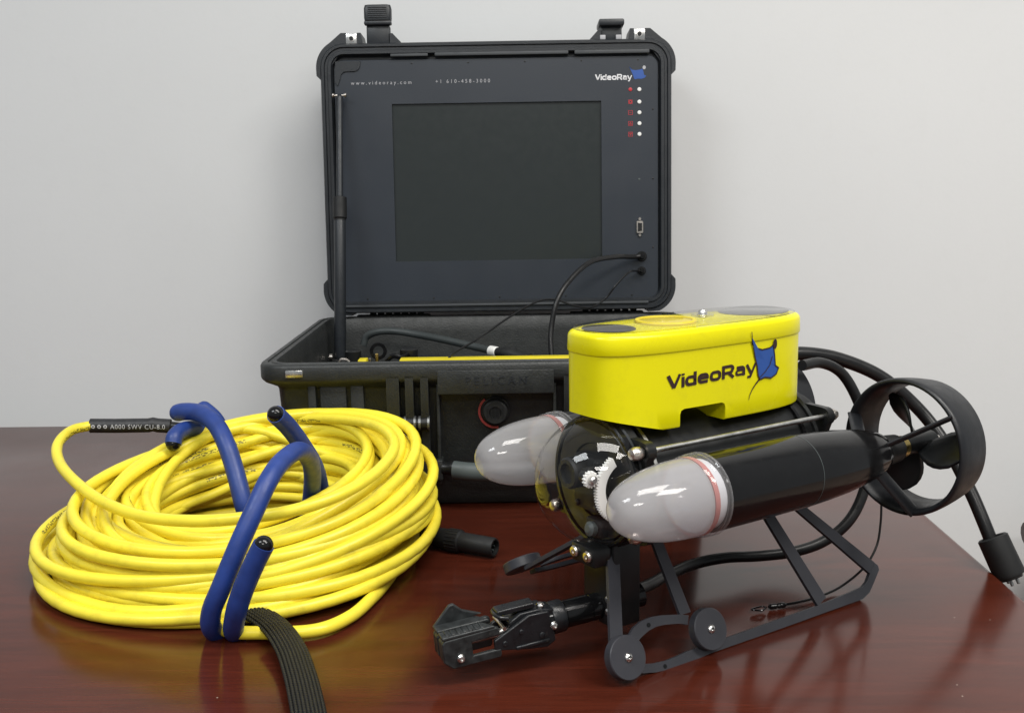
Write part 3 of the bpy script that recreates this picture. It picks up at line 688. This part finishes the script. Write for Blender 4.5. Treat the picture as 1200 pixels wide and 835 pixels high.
for y, z in ((-.012, .0165), (.011, .0165), (-.013, -.019), (.011, -.018)):
    MB().lathe([(0, .0026), (.0015, .0024), (.0022, .0012)], (.1290, y, HZ + z), (1, 0, 0), 12).build('camera_screw', 'black_satin', cm)
MB().lathe([(0, .006), (.004, .0058), (.006, .003)], (.1290, .006, HZ - .036), (1, 0, .2), 16).build('sensor', 'grey_rubber', cm)
MB().box(.1200, .1290, -.004, .016, HZ - .042, HZ - .028, .002).build('sensor_mount', 'black_matte', cm)
# toothed sector that tilts the camera
gx, gz, gr = .1165, HZ + .001, .0275
def gear_poly(r0, r1, a0, a1, teeth, depth, cx_, cz_):
    outer = []; n = teeth * 4
    for k in range(n + 1):
        a = R(a0 + (a1 - a0) * k / n); rr_ = r1 + (depth if k % 4 in (1, 2) else 0)
        outer.append((cx_ + rr_ * math.cos(a), cz_ + rr_ * math.sin(a)))
    inner = [(cx_ + r0 * math.cos(R(a0 + (a1 - a0) * k / n)), cz_ + r0 * math.sin(R(a0 + (a1 - a0) * k / n))) for k in range(n + 1)]
    return outer, inner
go, gi = gear_poly(gr - .0075, gr, -58, 62, 26, .0013, gx, gz)
n_ = len(go); GY0, GY1 = .0275, .0310
vs = [(x, GY1, z) for x, z in go] + [(x, GY1, z) for x, z in gi] + [(x, GY0, z) for x, z in go] + [(x, GY0, z) for x, z in gi]
fs = []
for k in range(n_ - 1):
    fs += [(k, k + 1, n_ + k + 1, n_ + k), (2 * n_ + k, 3 * n_ + k, 3 * n_ + k + 1, 2 * n_ + k + 1), (k, 2 * n_ + k, 2 * n_ + k + 1, k + 1), (n_ + k, n_ + k + 1, 3 * n_ + k + 1, 3 * n_ + k)]
fs += [(0, n_, 3 * n_, 2 * n_), (n_ - 1, 3 * n_ - 1, 4 * n_ - 1, 2 * n_ - 1)]
MB().add(vs, fs).build('tilt_gear', 'white_plastic', cm, smooth=False)
po, _ = gear_poly(.002, .0052, 0, 360, 14, .0012, .1500, HZ + .0125)
MB().prism(po[:-1], 'y', .0278, .0312).build('pinion_gear', 'white_plastic', cm, smooth=False)
MB().lathe([(0, .0036), (.003, .0034), (.0042, .002)], (.1500, .0312, HZ + .0125), (0, 1, 0), 14).build('pinion_shaft', 'rod_steel', cm)
MB().cyl((.1480, .018, HZ + .0125), (.1480, .0276, HZ + .0125), .0050, 16, .001).build('tilt_motor', 'black_satin', cm)
MB().box(.1210, .1500, .0180, .0215, HZ + .006, HZ + .019, .002).build('motor_bracket', 'black_satin', cm)

# thrusters
TW, TZ = .0868, .1475
def thruster(s):
    y = s * TW
    def L(prof): return MB().lathe(prof, (0, y, TZ), (1, 0, 0), 48)
    nac = L([(-.104, .0150), (-.1025, .0168), (-.095, .0192), (-.080, .0224), (-.055, .0256), (-.030, .0274), (-.006, .0284), (.0905, .0287), (.0915, .0280), (.0920, .0262)]).build('thruster_nacelle', 'black_gloss', rov)
    L([(.0905, .0285), (.0905, .0302), (.0912, .0307), (.0932, .0307), (.0938, .0299), (.0953, .0299), (.0958, .0305), (.0985, .0305), (.0992, .0298), (.1045, .0298), (.1065, .0288), (.1065, .0270)]).build('clear_collar', 'clear_flange', nac)
    MB().lathe([(.1015, .0264), (.1015, .0287), (.1058, .0287), (.1058, .0264)], (0, y, TZ), (1, 0, 0), 40, closed=True).build('red_seal', 'red_gasket', nac)
    n = 18
    L([(.1065, .0262), (.1065, .0286)] + [(.1085 + .0663 * math.sin(PI / 2 * i / n), .0286 * math.cos(PI / 2 * i / n) ** .78) for i in range(n + 1)]).build('lamp_dome', 'frosted', nac)
    MB().lathe([(.0918, .0258), (.1060, .0258), (.1060, .0120), (.1030, .0090), (.1030, 0)], (0, y, TZ), (1, 0, 0), 32).build('lamp_reflector', 'pale_plastic', nac)
    MB().lathe([(.1040, .0060), (.1150, .0060), (.1190, .0045), (.1205, 0)], (0, y, TZ), (1, 0, 0), 20).build('bulb', 'acrylic', nac)
    sh = L([(-.128, .0105), (-.1265, .0115), (-.112, .0128), (-.104, .0150)]).build('shaft_housing', 'black_matte', nac)
    L([(-.1365, .0078), (-.1355, .0092), (-.1290, .0092), (-.128, .008)]).build('brass_bush', 'brass', nac)
    MB().lathe([(-.0062, .0270), (-.0062, .02855), (-.0058, .02855), (-.0058, .0270)], (0, y, TZ), (1, 0, 0), 48, closed=True).build('seam_line', 'grey_rubber', nac)
    # nozzle
    o_r, t_ = .0534, .0032
    nz_ = MB().lathe([(-.1707, .0520), (-.1704, .0532), (-.160, .0552), (-.148, .0570), (-.138, .0580), (-.1345, .0580), (-.1325, .0572), (-.1320, .0558), (-.1328, .0543), (-.140, .0520), (-.152, .0504), (-.168, .0498)], (0, y + s * .0012, TZ), (1, 0, 0), 72, closed=True).build('nozzle_ring', 'nozzle', rov, sharp=50)
    for a in (37, 160, 283):
        ca, sa = s * math.cos(R(a)), math.sin(R(a))
        p0 = Vector((-.100, y + ca * .014, TZ + sa * .014)); p1 = Vector((-.1360, y + s * .0012 + ca * .0545, TZ + sa * .0545))
        MB().tube([p0, p0.lerp(p1, .5), p1], (.0062, .0021), 14, flat=(1, 0, 0)).build('nozzle_strut', 'nozzle', nz_)
    # propeller
    hub = L([(-.1800, .001), (-.1785, .0052), (-.1750, .0062), (-.1745, .0085), (-.1370, .0080), (-.1365, .006)]).build('propeller', 'black_satin', rov)
    L([(-.1845, .0005), (-.1840, .0030), (-.1790, .0046), (-.178, .004)]).build('propeller_nut', 'nickel', hub)
    for q in range(3):
        a0 = -8 + 120 * q
        rows = []
        for i in range(9):
            t = i / 8; r_ = .0065 + t * .0420; ch_ = (.010 + .034 * math.sin(PI * min(1, t * .95 + .05)) ** .8 * (.55 + .45 * t)) * (1 if t < .85 else 1 - (t - .85) * 3.2)
            tw = R(62 - 40 * t); row = []
            for j in range(9):
                w_ = (j / 8 - .5) * ch_; tang = w_ * math.cos(tw) / r_ ; axial = -w_ * math.sin(tw)
                a = R(a0) + tang + .25 * t
                row.append((-.156 + axial, y + s * r_ * math.cos(a), TZ - .001 + r_ * math.sin(a)))
            rows.append(row)
        mb_ = MB(); vs_ = [p for rw in rows for p in rw]
        mb_.add(vs_, [(i * 9 + j, i * 9 + j + 1, i * 9 + j + 10, i * 9 + j + 9) for i in range(8) for j in range(8)])
        bl = mb_.build('blade', 'black_satin', hub, sharp=80)
        md = bl.modifiers.new('thickness', 'SOLIDIFY'); md.thickness = .0022; md.offset = 0
    # bracket to the hull
    MB().box(.00, .06, *sorted((s * .040, s * .064)), TZ - .012, TZ + .010, .003).build('thruster_bracket', 'black_satin', nac)
thruster(1); thruster(-1)

# skids: flat plates leaning outwards, modelled in their own plane (X, height u), hung from the hull
def skid(s, ang, hinge_y, hinge_z, reach):
    """u = 0 is the foot; u = reach at the hinge"""
    ca, sa = math.cos(R(ang)), math.sin(R(ang))
    def to3(x, u, w):                                                            # w outwards from the plate
        d = reach - u
        return (x, s * (hinge_y + d * sa + w * ca), hinge_z - d * ca + w * sa)
    def plate(name, poly, w0=-.0018, w1=.0018, mat='skid', parent=rov):
        return MB().loft([[to3(x, u, w0) for x, u in poly], [to3(x, u, w1) for x, u in poly]]).build(name, mat, parent, sharp=30)
    def arcs(p, q, hump, n=10): pass
    rail = [(.118, .0095), (.105, .0066), (.092, .0056), (.080, .0062), (.070, .0071), (.060, .0068), (.0066, .0074), (-.0790, .0080), (-.127, .0100), (-.1400, .0108), (-.1475, .0140), (-.1545, .0205),
            (-.1635, .0275), (-.1668, .0245), (-.1668, .0205), (-.1560, .0115), (-.1470, .0045), (-.1365, .0010), (-.0229, 0), (.0465, 0), (.0690, -.0012), (.0904, -.0014), (.106, .0000), (.120, .0030)]
    rl_ = plate('skid_rail', rail)
    sub = rl_
    plate('skid_strut', [(.1408, .030), (.1290, .030), (.1110, reach), (.1225, reach)], -.0016, .0016, parent=sub)
    plate('skid_strut', [(.0690, .035), (.0580, .035), (.0700, reach), (.0800, reach)], -.0016, .0016, parent=sub)
    plate('skid_strut', [(-.0805, .0075), (-.0925, .0125), (-.0530, reach), (-.0415, reach)], -.0016, .0016, parent=sub)
    plate('skid_strut', [(-.1540, .0200), (-.1638, .0278), (-.0860, reach), (-.0740, reach)], -.0016, .0016, parent=sub)
    up = [(.1250, .0300), (.1160, .0365), (.1081, .0393), (.098, .0402), (.0874, .0392), (.0693, .0357), (.0610, .033), (.0640, .0262), (.0715, .0290), (.0856, .0316), (.0950, .0322), (.1023, .0312), (.1110, .0282), (.1199, .0235)]
    plate('skid_arch', up, -.0015, .0015, parent=sub)
    for x, u in ((.1020, .0352), (.0960, .0020)):
        MB().cyl(to3(x, u, .0013), to3(x, u, .0021), .0017, 12).build('screw_hole', 'black_gloss', sub)
    for x, u in ((.1337, .0182), (.0490, .0190)):
        c0, c1 = Vector(to3(x, u, .0017)), Vector(to3(x, u, .0100))
        wt = MB().lathe([(0, .0160), (.0006, .0166), (.0076, .0166), (.0083, .0160), (.0083, 0)], c0, c1 - c0, 40).build('ballast_weight', 'skid', rov)
        MB().lathe([(0, .0034), (.0010, .0034), (.0020, .0024), (.0022, .0013), (.0012, .0012), (.0012, 0)], c1, c1 - c0, 18).build('weight_screw', 'steel', wt)
        MB().box(-.0010, .0010, -.0004, .0004, -.0002, .0003).xf(Matrix.Translation(c1 + (c1 - c0).normalized() * .0019) @ Vector((0, 0, 1)).rotation_difference(c1 - c0).to_matrix().to_4x4()).build('screw_slot', 'black_matte', wt)
RE = .102
skid(1, 22, .052 - RE * math.sin(R(22)), RE * math.cos(R(22)), RE)
skid(-1, 55, .052 - RE * math.sin(R(22)), RE * math.cos(R(22)), RE)
MB().box(-.095, .120, -.017, .017, .088, .1015, .002).build('skid_mount', 'black_satin', rov)

# gripper arm and its bracket
bk = MB().box(.094, .121, -.0175, .0215, .0270, .1000, .002).build('arm_bracket', 'black_satin', rov)
MB().box(.1205, .1385, -.0110, .0195, .0790, .0945, .003).build('bracket_lug', 'black_satin', bk)
for x, y in ((.1385, -.0040), (.1385, .0125)):
    MB().lathe([(0, .0044), (.0016, .0046), (.0030, .0036), (.0032, .0018), (.0020, .0016), (.002, 0)], (x, y, .0880), (1, 0, 0), 18).build('bracket_screw', 'nickel', bk)
for z in (.040, .050):
    MB().lathe([(0, .0028), (.001, .0028), (.002, .0016)], (.1215, .0150, z), (1, 0, 0), 12).build('bracket_screw', 'rod_steel', bk)
AB = Matrix.Translation((.109, .002, .0405)) @ Matrix.Rotation(R(-13), 4, 'Z') @ Matrix.Rotation(R(5), 4, 'Y') @ Matrix.Diagonal((.92, 1, 1, 1))
arm = MB().lathe([(-.03, .0095), (0, .0108), (.020, .0108), (.0204, .0102), (.0212, .0102), (.0216, .0108), (.044, .0108), (.0444, .0104), (.0452, .0104), (.0456, .0112), (.062, .0112), (.064, .0100)], (0, 0, 0), (1, 0, 0), 36).build('gripper_arm', 'black_gloss', rov)
arm.matrix_local = AB
def A(name, mb_, mat, bev=.0011):
    o = mb_.build(name, mat, arm, sharp=30)
    if mat in ('anodised', 'worn_metal'):
        m = o.modifiers.new('round', 'BEVEL'); m.width = bev; m.segments = 3; m.limit_method = 'ANGLE'; m.angle_limit = R(28)
    return o
A('gripper_head', MB().prism([(.056, -.0110), (.056, .0110), (.070, .0135), (.086, .0135), (.0965, .0085), (.0965, .0045), (.080, .004), (.080, -.0135), (.070, -.0125)], 'y', -.0085, .0085), 'anodised')
A('head_cheek', MB().prism([(.058, -.0130), (.062, .0120), (.080, .0125), (.112, -.0010), (.112, -.0090), (.082, -.0150), (.066, -.0170)], 'y', .0088, .0125), 'anodised')
A('head_cheek', MB().prism([(.058, -.0130), (.062, .0120), (.080, .0140), (.112, .0010), (.112, -.0090), (.082, -.0150), (.066, -.0170)], 'y', -.0125, -.0088), 'anodised')
A('head_link', MB().loft([[(x, y, z) for x, z in rrect(.088, .0165, .017, .0022, .002, 4)] for y in (-.006, .006)]), 'anodised')
A('head_clip', MB().tube(catmull([(.0965, -.009, .0125), (.104, -.0075, .0145), (.106, 0, .0150), (.104, .0075, .0145), (.0965, .009, .0125)], 6), .0017, 10), 'anodised')
A('drive_rod', MB().cyl((.084, 0, -.001), (.128, 0, -.001), .0032, 16), 'rod_steel')
A('clevis_pin', MB().cyl((.102, -.012, .0065), (.102, .012, .0065), .0016, 12), 'nickel')
for x, y, z, ax in ((.066, .0035, .0130, (0, 0, 1)), (.0585, .0110, -.001, (0, 1, .1))):
    A('head_screw', MB().lathe([(0, .0034), (.0018, .0034), (.0032, .0024), (.0034, .0013), (.002, .0012), (.002, 0)], (x, y, z), ax, 18), 'steel')
def jaw(s):
    side = [(.1535, .0090), (.1560, .0065), (.1560, -.0085), (.1490, -.0145), (.1080, -.0150), (.1065, -.0130), (.1065, -.0080), (.1310, -.0080), (.1310, .0030), (.1090, .0030), (.1065, .0045), (.1065, .0085), (.1095, .0100), (.1290, .0095)]
    y0, y1 = sorted((s * .0085, s * .0128))
    j = A('jaw', MB().prism(side, 'y', y0, y1), 'worn_metal')
    # the top flange turned inwards, ribbed
    b0, b1 = sorted((s * .0010, s * .0128))
    A('jaw_flange', MB().loft([[(.1555, b0, z), (.1555, b1, z), (.1100, b1, z), (.1180, b0, z)] for z in (.0088, .0118)]), 'worn_metal')
    A('jaw_pad', MB().prism([(.1560, -.0085), (.1560, .0065), (.1535, .0090), (.1480, .0090), (.1480, -.0135)], 'y', *sorted((s * .0012, s * .0093))), 'worn_metal')
    A('jaw_screw', MB().lathe([(0, .0034), (.0016, .0034), (.0030, .0024), (.0032, .0013), (.0018, .0012), (.0018, 0)], (.1420, s * .0126, -.0070), (0, s, 0), 18), 'steel')
jaw(1); jaw(-1)
for x, z, r_ in ((.0700, -.0060, .0026), (.0880, .0010, .0020), (.1030, -.0050, .0022)):
    A('cheek_rivet', MB().lathe([(0, r_), (.0008, r_), (.0012, r_ * .7)], (x, .0124, z), (0, 1, 0), 14), 'anodised', .0002)
for k in range(7):
    A('grip_tooth', MB().box(.1190 + k * .005, .1215 + k * .005, .0015, .0122, .0114, .0126, .0004), 'worn_metal', .0003)
A('cheek_rib', MB().box(.064, .094, .0122, .0140, -.0125, -.0095, .0006), 'anodised', .0004)
A('wrist_band', MB().lathe([(.0455, .0110), (.0455, .0124), (.0475, .0128), (.0555, .0128), (.0575, .0122), (.0575, .0110)], (0, 0, 0), (1, 0, 0), 36), 'anodised', .0004)
A('jaw_fin', MB().prism([(.1560, .0100), (.1400, .0250), (.1360, .0255), (.1290, .0190), (.1120, .0120)], 'y', -.0150, -.0115), 'worn_metal')

# ------------------------------------------------------------------ leads of the robot
wl = thing('tether_whip', 'thick black cable arching behind the robot to a connector over the table edge', 'cable', on(1150, 668))
wp = [at(905, 418, 1.02), at(940, 414, 1.03), at(985, 421, 1.04), at(1035, 443, 1.045), at(1080, 483, 1.04), at(1112, 527, 1.02), at(1137, 575, 1.00), at(1153, 612, .985), at(1166, 645, .975)]
MB().tube([p - wl.location for p in catmull(wp, 10)], lambda t: .0070 - .0012 * t if t < .55 else .0064, 16).build('cable', 'cable_black', wl)
c0 = at(1163, 629, .975) - wl.location; c1 = at(1185.5, 678, .960) - wl.location; L_ = (c1 - c0).length
sl_ = MB().lathe([(.006, .0095), (.000, .0105), (-.0006, .0125), (.0008, .0142), (L_ - .006, .0146), (L_ - .003, .0138), (L_ - .003, .0115), (L_, .0105), (L_, 0)], c0, c1 - c0, 32).build('connector', 'black_matte', wl)
for k in range(3):
    a = 2 * PI * k / 3 + .4; e = Vector((math.cos(a), .3, math.sin(a) * .3)) * .0055
    MB().cyl(c1 + e, c1 + e + (c1 - c0).normalized() * .006, .0016, 10, .0005).build('pin', 'grey_metal', sl_)

lw2 = [at(940, 428, .99), at(962, 425, 1.01), at(985, 436, 1.02), at(1002, 462, 1.02), at(1015, 500, 1.015), at(1018, 545, 1.01), at(1010, 582, 1.00), at(993, 612, .99), at(965, 634, .985), at(930, 646, .98), at(890, 651, .975), at(850, 653, .965), at(815, 660, .95), at(785, 672, .92), at(758, 686, .88), at(735, 694, .85)]
lw2 = catmull(lw2, 10)
tag(MB().tube(lw2, .0052, 14).build('gripper_lead', 'cable_black'), 'black cable looping down behind the ring thruster and under the robot to its arm', 'cable')
tw = [at(1033, 585, .955), at(1032, 612, .95), at(1027, 640, .945), at(1012, 665, .935), on(985, 687, .004), on(958, 699, .002), on(935, 705, .002), on(918, 708, .002)]
ly = thing('lanyard_wire', 'thin black wire lying on the table behind the skid with a small swivel clip', 'wire', on(905, 710))
MB().tube([p - ly.location for p in catmull(tw, 8)], .0011, 8).build('wire', 'cable_black', ly)
q0, q1 = on(921, 708, .003) - ly.location, on(898, 711, .003) - ly.location
MB().lathe([(0, .0012), (.002, .0026), (.007, .0026), (.009, .0015), (.010, .0026), (.015, .0026), (.017, .001)], q0, q1 - q0, 14).build('swivel', 'black_gloss', ly)
q2 = on(885, 714, .003) - ly.location
MB().tube(catmull([q1, q1.lerp(q2, .4) + Vector((0, .004, 0)), q2 + Vector((-.003, .001, 0)), q1.lerp(q2, .5) + Vector((0, -.004, 0)), q1], 6), .0008, 6).build('clip_loop', 'black_gloss', ly)

# ------------------------------------------------------------------ the yellow tether coil
coil = thing('tether_coil', 'big coil of bright yellow cable heaped on the left of the table', 'cable coil', (-.272, 1.035, 0))
CR_ = .0056
def loop_pt(th, R0, z0, ph, amp, tilt_, ox, oy):
    r = R0 + amp * (math.sin(2 * th + ph) * .6 + math.sin(3 * th + ph * 1.7) * .4)
    x = ox + r * 1.055 * math.cos(th); y = oy + r * .955 * math.sin(th)
    z = z0 + tilt_ * math.cos(th - R(62)) + amp * .5 * math.sin(2 * th + ph * 2.3)
    return Vector((x, y, max(CR_ + .0005, z)))
loops = []
layers = 9
for L_i in range(layers):
    t = L_i / (layers - 1)
    cnt = (4, 5, 6, 6, 6, 5, 5, 4, 3)[L_i]
    Rout = (.178, .188, .191, .190, .187, .182, .176, .169, .162)[L_i]
    for j in range(cnt):
        rr_ = Rout * .968 - j * .0114 + random.uniform(-.004, .004) - (L_i % 2) * .005
        zz = .0062 + L_i * .0094 + random.uniform(-.002, .002) + .003 * (j == 1) - .002 * (j > 2)
        loops.append(dict(R0=rr_, z0=zz, ph=random.uniform(0, 6.28), amp=random.uniform(.003, .0088), tilt_=.001 + .031 * t + random.uniform(-.010, .010), ox=-.010 + .022 * t + random.uniform(-.009, .009), oy=.010 * t + random.uniform(-.007, .007)))
for k in range(5):                                                               # loose turns thrown across the hole
    loops.insert(random.randrange(20, len(loops)), dict(R0=.112 + random.uniform(-.006, .008), z0=.026 + .009 * k, ph=random.uniform(0, 6.28), amp=.007, tilt_=.012, ox=.026 - .008 * k, oy=.030 + random.uniform(-.006, .006)))
for k in range(7):                                                               # inner turns that sag towards the back of the hole
    loops.insert(random.randrange(16, len(loops)), dict(R0=.130 - .004 * k + random.uniform(-.003, .003), z0=.034 + .008 * k, ph=random.uniform(0, 6.28), amp=.006, tilt_=.004 + .005 * k, ox=.010, oy=.018 + .003 * k))
path = []; SEG = 60
for i, lo in enumerate(loops):
    nx = loops[min(i + 1, len(loops) - 1)]
    for k in range(SEG):
        th = R(125) + 2 * PI * k / SEG; p = loop_pt(th, **lo)
        b = max(0, (k / SEG - .80) / .20); b = b * b * (3 - 2 * b)
        if b > 0: p = p.lerp(loop_pt(th, **nx), b)
        path.append(p)
MB().tube(path, CR_, 12, uv=True).build('cable', 'tether', coil, sharp=80)
# the free end that swings out on the left, and loose turns
off = coil.location
def stray(pts, n=10):
    return MB().tube([p - off for p in catmull(pts, n)], CR_, 12, uv=True).build('loose_turn', 'tether', coil, sharp=80)
stray([at(109, 498, 1.19), at(84, 504, 1.17), at(68, 520, 1.13), at(69, 540, 1.09), at(86, 562, 1.04), at(118, 586, .99), at(165, 604, .945), at(225, 610, .915), at(290, 606, .905), at(350, 596, .91), at(405, 576, .935), at(445, 549, .98), at(462, 522, 1.03), at(448, 502, 1.08), at(410, 492, 1.13), at(360, 490, 1.17), at(300, 494, 1.19), at(240, 512, 1.19), at(180, 540, 1.17)])
stray([at(225, 690, .96), at(238, 712, .92), on(262, 737, .007), on(310, 741, .007), on(370, 738, .007), on(410, 722, .007), on(436, 700, .007), on(452, 682, .007), at(462, 664, .975), at(450, 650, 1.00)])
hs0, hs1 = at(106, 498.5, 1.19) - off, at(200, 499, 1.20) - off
hsd = (hs1 - hs0)
hshr = MB().tube([hs0, hs0 + hsd * .02, hs0 + hsd * .3, hs0 + hsd * .72 + Vector((0, 0, .0008)), hs0 + hsd * .78 + Vector((0, 0, .002)), hs0 + hsd * .84 + Vector((0, 0, .0008)), hs1], lambda t: .0082, 18).build('heat_shrink', 'cord', coil)
vs, fs = font_mesh('A000 SWV CU-8.0', .0075, 1.15); wm = max(v.x for v in vs)
ex = hsd.normalized(); ez = Vector((0, 0, 1)); ey = Vector((0, -1, 0))
def on_shrink(u, v):
    a = v / .0093; return hs0 + ex * u + (ey * math.cos(a) + ez * math.sin(a)) * .0093
mb = MB().add([on_shrink(hsd.length * .28 + v.x / wm * hsd.length * .68, v.y - .0015) for v in vs], fs)
for k in range(3):
    cu = hsd.length * (.07 + .075 * k)
    pts_ = [on_shrink(cu + .0022 * math.cos(R(a)), .001 + .0022 * math.sin(R(a))) for a in range(0, 360, 45)]
    pin_ = [on_shrink(cu + .0010 * math.cos(R(a)), .001 + .0010 * math.sin(R(a))) for a in range(0, 360, 45)]
    mb.add(pts_ + pin_, [(i, (i + 1) % 8, 8 + (i + 1) % 8, 8 + i) for i in range(8)])
mb.build('shrink_lettering', 'grey_ink', hshr, smooth=False)
MB().tube([p - off for p in catmull([at(196, 499, 1.20), at(215, 501, 1.20), at(236, 508, 1.20), at(260, 522, 1.19)], 8)], lambda t: (.0060 - .003 * t, .0060), 12).build('inner_core', 'cable_black', coil)

# ------------------------------------------------------------------ blue bendable ties
def tie(label, pts, r, cap_start=False, cap_end=False):
    base_ = Vector(pts[len(pts) // 2]); t = thing('bendable_tie', label, 'cable tie', base_, 0, 'blue ties round the yellow coil')
    path_ = [p - base_ for p in catmull(pts, 10)]
    n = len(path_); Ls = [0]
    for i in range(1, n): Ls.append(Ls[-1] + (path_[i] - path_[i - 1]).length)
    def rad(u):
        i = round(u * (n - 1)); a, b = Ls[i], Ls[-1] - Ls[i]; k = 1
        if not cap_start and a < r: k = math.sqrt(max(.02, 1 - (1 - a / r) ** 2))
        if not cap_end and b < r: k = math.sqrt(max(.02, 1 - (1 - b / r) ** 2))
        return r * k
    MB().tube(path_, rad, 20).build('rubber_sleeve', 'blue_rubber', t, sharp=60)
    for use, p, q in ((cap_start, path_[0], path_[1]), (cap_end, path_[-1], path_[-2])):
        if use:
            MB().lathe([(-.004, r * .86), (0, r * .90)] + [(r * .90 * math.sin(R(a)) * .95, r * .90 * math.cos(R(a))) for a in range(10, 91, 10)], p, p - q, 24).build('end_cap', 'black_gloss', t, sharp=60)
    return t
tie('blue rubber tie arching highest over the front of the yellow coil, without black end',
    [at(285, 745, .90), at(262, 745, .862), at(248, 735, .838), at(248, 715, .828), at(259, 688, .825), at(279, 640, .830), at(298, 598, .842), at(315, 562, .860), at(331, 540, .885), at(349, 528, .915), at(361, 535, .950), at(366, 552, .980), at(365, 578, 1.01), at(360, 612, 1.035)], .0083)
tie('blue rubber tie with black ball ends before and above the coil',
    [at(309, 638, .806), at(297, 662, .808), at(284, 693, .811), at(276, 720, .818), at(275, 740, .842), at(292, 733, .885), on(335, 668, .012), on(368, 630, .012), at(376, 590, 1.05), at(375, 570, 1.03), at(368, 545, 1.005), at(353, 520, .985), at(338, 500, .966), at(323, 485, .945)], .0086, True, True)
tie('blue rubber tie bending from the hole of the coil over its back to the left',
    [at(201, 486, 1.155), at(215, 482, 1.15), at(234, 484, 1.14), at(252, 496, 1.12), at(265, 520, 1.10), at(275, 550, 1.085), at(284, 585, 1.07), at(290, 610, 1.07), at(292, 650, 1.07)], .0096)
tie('short blue rubber tie behind the coil with a black ball end by the black sleeve',
    [at(203, 520, 1.115), at(205, 511, 1.120), at(214, 504, 1.135), at(229, 502, 1.155), at(246, 506, 1.175), at(257, 502, 1.19), at(251, 489, 1.20), at(232, 473, 1.205)], .0088, True, False)

# ------------------------------------------------------------------ braided strap and loose connector
sv = thing('braided_strap', 'flat black braided sleeve running from under the coil off the front edge of the picture', 'strap', on(340, 770))
sp_ = [on(285, 712, .012), on(305, 722, .011), on(325, 738, .010), on(341, 762, .009), on(351, 790, .009), on(358, 818, .009), on(364, 850, .009), on(369, 890, .009)]
spath = [p - sv.location for p in catmull(sp_, 10)]
MB().tube(spath, lambda t: (.0048, .0115), 32, flat=(0, 0, 1), uv=True).build('sleeve', 'braid', sv, sharp=80)
for k in range(9):
    u = (k - 4) / 4.3
    rp_ = []
    for i, p in enumerate(spath):
        t = (spath[min(i + 1, len(spath) - 1)] - spath[max(i - 1, 0)]).normalized(); sd_ = t.cross(Vector((0, 0, 1))).normalized()
        rp_.append(p + sd_ * (.0115 * u) + Vector((0, 0, .0040 * math.sqrt(max(.02, 1 - u * u)))))
    MB().tube(rp_, .00165, 10, uv=True).build('cord', 'cord_braid', sv, sharp=80)

lc = thing('loose_connector', 'black ribbed cable connector lying on the table between the coil and the robot', 'connector', on(548, 634))
k0, k1 = on(505, 628, .0115) - lc.location, on(580, 641, .0115) - lc.location
kd = (k1 - k0).normalized(); kl = (k1 - k0).length
body = MB().lathe([(-.03, .0070), (.0, .0078), (.008, .0102), (.020, .0108), (.0215, .0114), (.036, .0114), (.0375, .0098), (kl - .002, .0096), (kl, .0088), (kl, .0074), (kl - .008, .0070), (kl - .008, 0)], k0, kd, 32).build('body', 'black_matte', lc)
for k in range(6):
    a = 2 * PI * k / 6; up_ = Vector((0, 0, 1)); sd_ = kd.cross(up_)
    MB().cyl(k0 + kd * (kl - .009) + (up_ * math.sin(a) + sd_ * math.cos(a)) * .0045, k0 + kd * (kl - .003) + (up_ * math.sin(a) + sd_ * math.cos(a)) * .0045, .0009, 8).build('pin', 'grey_rubber', body)
for k in range(20):
    a = 2 * PI * k / 20; up_ = Vector((0, 0, 1)); sd_ = kd.cross(up_).normalized(); e = up_ * math.sin(a) + sd_ * math.cos(a)
    MB().cyl(k0 + kd * .0225 + e * .0113, k0 + kd * .0350 + e * .0113, .0007, 6).build('grip_ridge', 'black_matte', body)
MB().tube(catmull([k0 - kd * .02, k0 - kd * .05 + Vector((0, .01, -.003)), k0 - kd * .10 + Vector((0, .02, -.004))], 6), .0055, 12).build('cable', 'cable_black', lc)
